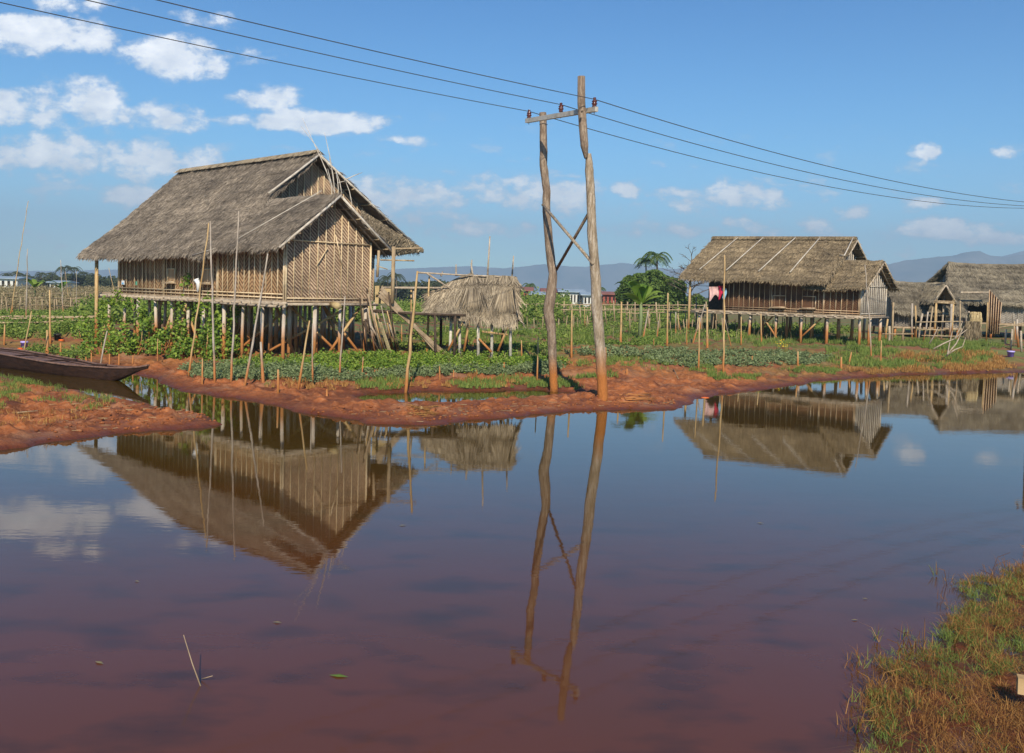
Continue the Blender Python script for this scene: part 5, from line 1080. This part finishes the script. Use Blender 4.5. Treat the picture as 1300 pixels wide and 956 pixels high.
# banana plants
def banana(px, py, top, nl, L, label, D=None):
    g = G(px, py) if D is None else Vector((U(px,py,D).x, D, hz(U(px,py,D).x, D))); t = U(px, top, g.y); Hh = max(t.z-g.z, .5); B = thing('banana_plant', label, 'banana plant', g, 'banana plants')
    m = MB(); m.tube([g, g+Vector((.03,0,Hh*.35)), g+Vector((0,0,Hh*.62))], [.11,.07], 8); part(m, 'stem', ['leaf_grey'], B)
    for i in range(nl):
        a = 2*math.pi*i/nl+random.uniform(-.4,.4); c0 = g+Vector((0,0,Hh*.55)); ln = L*random.uniform(.8,1.15); up = random.uniform(1.0,2.3); pts = []
        for k in range(8):
            f = k/7; r = ln*f*.75; z = ln*(up*f*.8-f*f*.95*up*.6); pts.append(c0+Vector((math.cos(a)*r, math.sin(a)*r*.7, z)))
        sd_ = np.array([-math.sin(a), math.cos(a)*.7, .25]); V = []
        for k, p in enumerate(pts):
            w = L*.14*math.sin(math.pi*min(1, .08+k/7.3)); V += [np.array(p)-sd_*w+np.array([0,0,-w*.3]), np.array(p), np.array(p)+sd_*w+np.array([0,0,-w*.3])]
        j = (np.arange(7)[:,None]*3+np.arange(2)[None,:]).ravel(); m = MB(); m.add(np.array(V), [np.stack([j, j+1, j+4, j+3], 1)], 0, rnd=random.random(), smooth=True); part(m, 'leaf', ['banana'], B)
banana(812, 431, 352, 9, 1.9, 'banana plant with upright yellow green leaves in front of the round tree')
banana(44, 386, 350, 8, 1.7, 'left banana plant beyond the trellises at the far left')
banana(78, 384, 352, 6, 1.5, 'pale banana plant beside the thin grey stake at the far left')
m = MB()
for i in range(14):
    x = random.uniform(983,1002); g = G(x, random.uniform(444,452)); c = g+Vector((0,0,random.uniform(.25,.6))); m.tube([g, c], .01, 4, 1); m.leaves(np.array([list(c+Vector((random.gauss(0,.04), random.gauss(0,.04), random.gauss(0,.03)))) for _ in range(3)]), .07, 0)
tag(m.build('flower_patch', ['flower','leaf_mid'], origin=tuple(G(993,450))), 'patch of yellow flowers in the right vegetable plot', 'flowers')

# trees
def tree(px, by, D, cx_list, n, leaf, label, mat='leaf_dark', name='leafy_tree', group=None):
    b = U(px, by, D); g = Vector((b.x, D, hz(b.x, D))); Tt = thing(name, label, 'tree', g, group); m = MB(); Q = []
    for (x, y, rx, ry) in cx_list:
        c = U(x, y, D+random.uniform(-1,1)*rx*D/F*.5); sx, sz = rx*D/F, ry*D/F; k = int(n*rx*ry/sum(a[2]*a[3] for a in cx_list))
        d = RNG.normal(size=(k,3)); d /= np.linalg.norm(d, axis=1)[:,None]; rr = RNG.random((k,1))**.35; q = d*rr*np.array([sx, sx, sz])
        keep = (fbm(q[:,0]/sx*3+x, q[:,2]/sz*3+q[:,1]/sx*2, 3, 2)+.25*rr[:,0]) > .56; Q.append(np.array(c)+q[keep])
    m.leaves(np.concatenate(Q), leaf, 0, up=.5); part(m, 'crown', [mat], Tt)
    m = MB(); top = U(cx_list[0][0], cx_list[0][1], D); m.tube([g, g.lerp(top, .5)+Vector((.2,0,0)), top], [leaf*1.2, leaf*.3], 7)
    for (x, y, rx, ry) in cx_list[:5]: c = U(x, y, D); m.tube([g.lerp(top, .35), g.lerp(c, .6), c], [leaf*.6, leaf*.15], 5)
    part(m, 'trunk', ['trunk'], Tt)
tree(820, 395, 95, [(822,368,22,20),(800,364,12,14),(813,357,13,10),(840,364,17,15),(828,352,9,6),(858,366,13,12),(852,372,15,19),(792,374,10,12),(860,382,12,12),(830,350,12,7),(805,378,18,14),(845,384,18,12)], 36000, .42, 'large round dark green tree left of the right house', 'leaf_tree')
tree(888, 395, 100, [(884,384,10,10),(895,390,10,8),(876,390,8,8)], 4000, .5, 'small green tree between the round tree and the right house porch', 'leaf_tree')
def palm(px, base, top, D, L, label, mat='leaf_dark', nf=16, lean=0, group='palm trees on the skyline'):
    b = U(px-lean, base, D); g = Vector((b.x, D, hz(b.x, D))); t = U(px, top, D); B = thing('palm_tree', label, 'palm', g, group)
    m = MB(); m.tube([g, g.lerp(t, .5)+Vector((L*.05,0,0)), t], [L*.07, L*.045], 7); part(m, 'trunk', ['trunk'], B)
    m = MB()
    for i in range(nf):
        a = 2*math.pi*i/nf+random.uniform(-.2,.2); up = random.uniform(.1,1.1); pts = []
        for k in range(9): f = k/8; pts.append(np.array(t)+np.array([math.cos(a)*L*f*.8, math.sin(a)*L*f*.8, L*(up*f-(.55+up*.55)*f*f)]))
        pts = np.array(pts); m.tube(pts, [L*.012, L*.004], 4, 0)
        for k in range(1, 9):
            for s_ in (-1, 1):
                for q in (0, .33, .66):
                    p = pts[k]*(1-q)+pts[k-1]*q; sd_ = np.array([-math.sin(a)*s_, math.cos(a)*s_, 0]); out = pts[k]-pts[k-1]
                    d = (sd_*.26+out/np.linalg.norm(out)*.18+np.array([0,0,-.12]))*L*(1-.55*abs(k/8-.4)); m.strands(p[None,:], d[None,:], L*.022, 0)
    part(m, 'fronds', [mat], B)
palm(834, 380, 325, 110, 2.2, 'tall palm rising over the round tree, rightmost of the pair')
palm(820, 380, 331, 112, 1.7, 'smaller palm beside the tall one over the round tree')
palm(672, 372, 362, 190, 1.9, 'small distant palm above the red far buildings right of the hut')
palm(762, 372, 366, 190, 1.5, 'small distant palm just right of the twin pole')
# bare tree
bt_ = thing('bare_tree', 'leafless red-brown tree standing left of the right house roof', 'tree', (U(876,400,92).x, 92, .9))
m = MB()
def branch(p, d, L, r, dep):
    q = p+d*L; m.tube([p, p.lerp(q, .5)+Vector((random.uniform(-.05,.05),0,0)), q], [r, r*.6], 5)
    if dep == 0: return
    for i in range(4 if dep > 1 else 3):
        f = random.uniform(.45,1); a = random.uniform(0, 2*math.pi); nd = (d*.55+Vector((math.cos(a), math.sin(a), random.uniform(-.1,.45)))*.75).normalized(); branch(p.lerp(q, f), nd, L*random.uniform(.45,.68), r*.5, dep-1)
b0 = Vector((U(876,400,92).x, 92, .9)); tp = U(877, 342, 92)
m.tube([b0, tp], [.16,.08], 7)
for k in range(13):
    f = .45+.5*k/13; a = k*2.4; branch(b0.lerp(tp, f), Vector((math.cos(a), math.sin(a), .45)).normalized(), 2.3*(1.25-f*.6), .05, 2)
branch(tp, Vector((0,0,1)), 1.6, .06, 3); part(m, 'branches', ['redtwig' if 'redtwig' in T else 'trunk'], bt_)
# distant wood line
def woodline(name, label, px0, px1, D, n, hfun, sz):
    m = MB(); x = px0+(px1-px0)*RNG.random(n); top = np.array([hfun(v) for v in x]); Q = []
    for v, t_ in zip(x, top):
        c = U(v, t_, D+random.uniform(-10,10)); k = 70; hh = max(c.z-.8, 1.0); d = RNG.normal(size=(k,3)); d /= np.linalg.norm(d, axis=1)[:,None]; rr = RNG.random((k,1))**.4
        Q.append(np.array([c.x, c.y, .8+hh*.5])+d*rr*np.array([hh*.6, hh*.6, hh*.5]))
    m.leaves(np.concatenate(Q), sz, 0, up=.5); stuff(m.build(name, 'leaf_far'), label, 'trees')
random.seed(5)
woodline('distant_wood', 'dark far-off wood along the horizon at the left', -40, 190, 240, 210, lambda x: 353+random.uniform(-3.5,3)-(5*math.exp(-((x-95)/22)**2)), .9)
woodline('distant_wood', 'far-off trees on the horizon between the large house and the hut', 470, 575, 200, 90, lambda x: 359+random.uniform(-4,3), .9)
woodline('distant_wood', 'far-off hedge line on the horizon behind the middle gardens', 560, 900, 230, 220, lambda x: 373+.02*(x-650)+random.uniform(-1.5,3), .8)
woodline('distant_wood', 'far-off scrub on the horizon behind the right houses', 880, 1500, 170, 200, lambda x: 383+.024*(x-900)+random.uniform(-1.5,3), .8)
PX = [22,31,52,82,94,106,492,503,9,120,66]; PLAB = [('feathery palm, '+ORD[sorted([q for q in PX if q < 200]).index(x)]+' from the left on the far left skyline') if x < 200 else ('left' if x == 492 else 'right')+'hand far palm seen under the right eave of the large house' for x in PX]
for i, (x, t_, d) in enumerate(((22,347,230),(31,349,235),(52,348,240),(82,340,225),(94,341,228),(106,347,235),(492,352,190),(503,349,186),(9,349,236),(120,350,240),(66,349,232))):
    palm(x, 358, t_, d, 2.0+random.random(), PLAB[i], 'leaf_far', 11, group='palms standing in the far wood' if x < 200 else 'palms behind the large house')
# far buildings
def building(px0, px1, yt, ye, yb, D, wall, roof, label, nw=6):
    a, b = U(px0, ye, D), U(px1, ye, D); g = hz((a.x+b.x)/2, D)-.1; zt_, ze_ = U((px0+px1)/2, yt, D).z, U((px0+px1)/2, ye, D).z; B = thing('far_building', label, 'building', ((a.x+b.x)/2, D, g)); dp = 5
    m = MB(); m.box(((a.x+b.x)/2, D+dp/2, (g+ze_)/2), (b.x-a.x,0,0), (0,dp,0), (0,0,ze_-g)); part(m, 'wall', [wall], B)
    m = MB(); e = .5; m.prism([(a.x-e, D-e, ze_), (a.x-e, D+dp/2, zt_), (a.x-e, D+dp+e, ze_), (a.x-e, D+dp+e, ze_-.15), (a.x-e, D-e, ze_-.15)], (b.x-a.x+2*e,0,0)); part(m, 'roof', [roof], B)
    for i in range(nw):
        x = a.x+(b.x-a.x)*(i+.5)/nw; w = (b.x-a.x)/nw*.45; m = MB(); m.box((x, D-.03, g+(ze_-g)*.6), (w,0,0), (0,.08,0), (0,0,(ze_-g)*.4)); part(m, 'window', ['dark'], B)
building(652,674,364,368,377,150,'redwall','rusttin','red walled building leftmost in the far row, beside the hut',5)
building(675,689,370,373,379,146,'redwall','tin','far building with pale tin roof just left of the crooked pole',3)
building(690,712,366,370,378,150,'redwall','rusttin','far building with rusty roof between the twin poles',4)
building(712,740,367,370,379,148,'plaster','tin','pale walled far building with blue grey roof right of the crooked pole',7)
building(741,760,371,374,380,144,'plaster','tin','low pale far building just left of the straight pole',4)
building(762,782,370,373,381,152,'redwall','rusttin','last red far building, right of the twin pole',4)
building(-14,22,350.5,353,361,170,'plaster','tin','pale blue roofed building at the left edge of the horizon',5)
building(63,80,356,358,362,175,'plaster','tin','tiny white building in front of the left far wood',3)
# ------------------------------------------------------------------ mud details
m = MB(); n = 1300; P = region([(0,520),(120,510),(260,530),(380,524),(500,520),(640,512),(860,505),(860,515),(700,522),(520,538),(420,526),(200,540),(60,560)], n)
for p in P[:150]:
    a = random.uniform(-.5,.5); L_ = random.uniform(.08,.35); d = np.array([math.cos(a)*L_, math.sin(a)*L_, random.uniform(-.01,.03)]); m.tube([p+[0,0,.008], p+d*.6+[0,0,.01]], .0035, 4)
stuff(m.build('straw_litter', 'straw'), 'bits of dry straw scattered on the red mud', 'straw')
m = MB()
for p in P[150:]:
    r = random.uniform(.012,.05); pr0 = [(0,-r*.5)]+[(r*math.sin(t)*random.uniform(.7,1.1), -r*.5*math.cos(t)) for t in np.linspace(.5,2.6,4)]+[(0,r*.5)]; m.lathe(p+[0,0,r*.2], pr0, 7)
T['clod'] = mk('clay clod', (.13,.04,.015), (.38,.13,.045), 8, .9, .6); stuff(m.build('clay_clods', 'clod'), 'small red clay clods lying on the mud bank', 'clods')
sp_ = thing('stick_pile', 'flat pile of bamboo sticks on the mud right of the twin pole', 'sticks', G(812,507))
for i in range(11):
    y = 501+i*.95; a = G(random.uniform(786,800), y); b = G(random.uniform(822,836), y-random.uniform(-.5,1.2)); m = MB(); m.tube([a+Vector((0,0,.03)), (a+b)/2+Vector((0,0,.045)), b+Vector((0,0,.03))], .014, 5); part(m, 'stick', ['bamboo'], sp_)
sf = thing('straw_heap', 'small heap of wet straw on the mud bar below the stake', 'straw', G(537,523)); m = MB(); P = region([(520,518),(552,516),(556,528),(524,530)], 300)
m.strands(P+[0,0,.03], np.column_stack([RNG.normal(size=len(P))*.14, RNG.normal(size=len(P))*.08, RNG.random(len(P))*.05]), .012); part(m, 'stalks', ['rust_grass'], sf)
lump(895, 503.5, .34, .07, 'orange', 'plastic_bag', 'orange scrap at the water edge below the right plots', 'bag')
lump(535, 521, .12, .07, 'straw', 'coconut_husk', 'small pale husk on the mud bar beside the straw heap', 'husk')
lump(185, 511, .18, .08, 'clod', 'clay_lump', 'single clay lump on the spit beside the inlet', 'clod')
# foreground bank at the lower right
FP = [(1113,866),(1108,840),(1122,806),(1150,778),(1180,768),(1186,745),(1215,712),(1255,696),(1290,684),(1330,664),(1500,640),(1600,900),(1330,1000),(1100,1000)]
def nearland(n, inset=0):
    W = np.array([Z0(*p)[:2] for p in FP]); lo, hi = W.min(0), W.max(0); hi[0] = min(hi[0], 9.5); q = lo+(hi-lo)*RNG.random((n*3, 2)); d = shored(q); q = q[(d > inset)]; q = q[:n]; return np.column_stack([q, height(q)])
m = MB(); P = nearland(3400, -.14); P[:,2] = np.maximum(P[:,2], -.015); den = fbm(P[:,0]*1.3, P[:,1]*1.3, 4, 30); Pg, Pd = P[den > .53], P[den <= .66]
def cl(P, r, k): return clumps(P, r, k, .01)
m.blades(cl(Pg, .05, 20), .07, .0045, 0, 1.9); m.blades(cl(Pd, .10, 24), .085, .0042, 1, 2.4)
stuff(m.build('shore_grass', ['grass','rust_grass']), 'short green and rusty grass on the near bank at the lower right', 'grass')
m = MB(); P = nearland(650, -.35); d = shored(P[:,:2]); P = P[(d < .35)]; P[:,2] = np.maximum(P[:,2], -.02)
m.blades(cl(P, .07, 7), .13, .006, 1, 1.0); m.blades(cl(P[::3], .04, 7), .12, .006, 0, .8)
for k in range(60):
    p = P[random.randrange(len(P))]; a = random.uniform(0, 6.28); h = random.uniform(.12,.34); q = Vector(p); m.tube([q, q+Vector((math.cos(a)*h*.25, math.sin(a)*h*.25, h*.7)), q+Vector((math.cos(a)*h*.7, math.sin(a)*h*.7, h*.85))], [.004,.002], 4, 1)
stuff(m.build('shore_weeds', ['grass','rust_grass']), 'dry reddish weeds standing in the shallow water at the near bank', 'weeds')
m = MB(); c = Z0(1303, 868, .28); V = [list(c+Vector(v)) for v in ((-.07,-.02,-.07),(.12,-.05,-.09),(.13,.0,.015),(-.05,.02,.03))]; m.prism(V, (.02,.06,.01)); tag(m.build('board_scrap', 'card', origin=tuple(c)), 'tan board scrap at the bottom right corner of the near bank', 'board')
# twigs and floating leaves
def twig(pts, r, label, mat='bamboo_far'):
    m = MB(); m.tube(pts, [r, r*.5], 5); tag(m.build('twig', mat, origin=tuple(pts[0])), label, 'twig')
a = Z0(258, 880, -.05); twig([a, U(244,842,a.y+.05), U(233,806,a.y+.1)], .006, 'thin dry twig sticking out of the pond at the lower left')
a = Z0(256, 862, .01); twig([a, Z0(270,858,.06)], .004, 'short side twig beside the one at the lower left')
for i, (x, y, s, mt, lb) in enumerate(((126,841,.10,'leaf_dry','pale floating reed bit at the lower left of the pond'),(352,790,.09,'leaf_dry','floating leaf midway below the roof reflection'),(430,858,.16,'leaf_mid','green floating weed at the bottom of the pond'),(174,738,.06,'leaf_dry','small brown leaf floating below the cloud reflection'),(965,664,.10,'leaf_dry','floating brown leaf in the middle of the open water'),(511,667,.10,'leaf_dry','pale floating speck right of the house reflection'),(1098,760,.06,'leaf_dry','tiny floating leaf near the right bank'),(1085,787,.07,'leaf_dry','small brown leaf floating left of the near bank'))):
    p = Z0(x, y, .006); m = MB(); a = random.uniform(-.5,.5); d = np.array([math.cos(a), math.sin(a), 0]); e = np.array([-d[1], d[0], 0]); P0 = np.array(p)
    m.add([P0-d*s/2, P0+e*s*.18+[0,0,.004], P0+d*s/2, P0-e*s*.18+[0,0,.004], P0+[0,0,.008]], [np.array([[0,3,4],[3,2,4],[2,1,4],[1,0,4]])], 0); tag(m.build('floating_leaf', mt, origin=tuple(p)), lb, 'leaf')
# slanting stalks scattered on the mud spit
for (x0,y0,x1,y1,lb) in ((22,524,48,524,'straw stalk lying on the left spit'),(118,470,52,462,'pale pole lying on the grass before the boat'),(855,470,862,484,'thin leaning stalk on the red bank left of the plots')):
    a, b = G(x0, y0), G(x1, y1); twig([a+Vector((0,0,.03)), b+Vector((0,0,.05 if x0 != 855 else .05))], .018, lb)
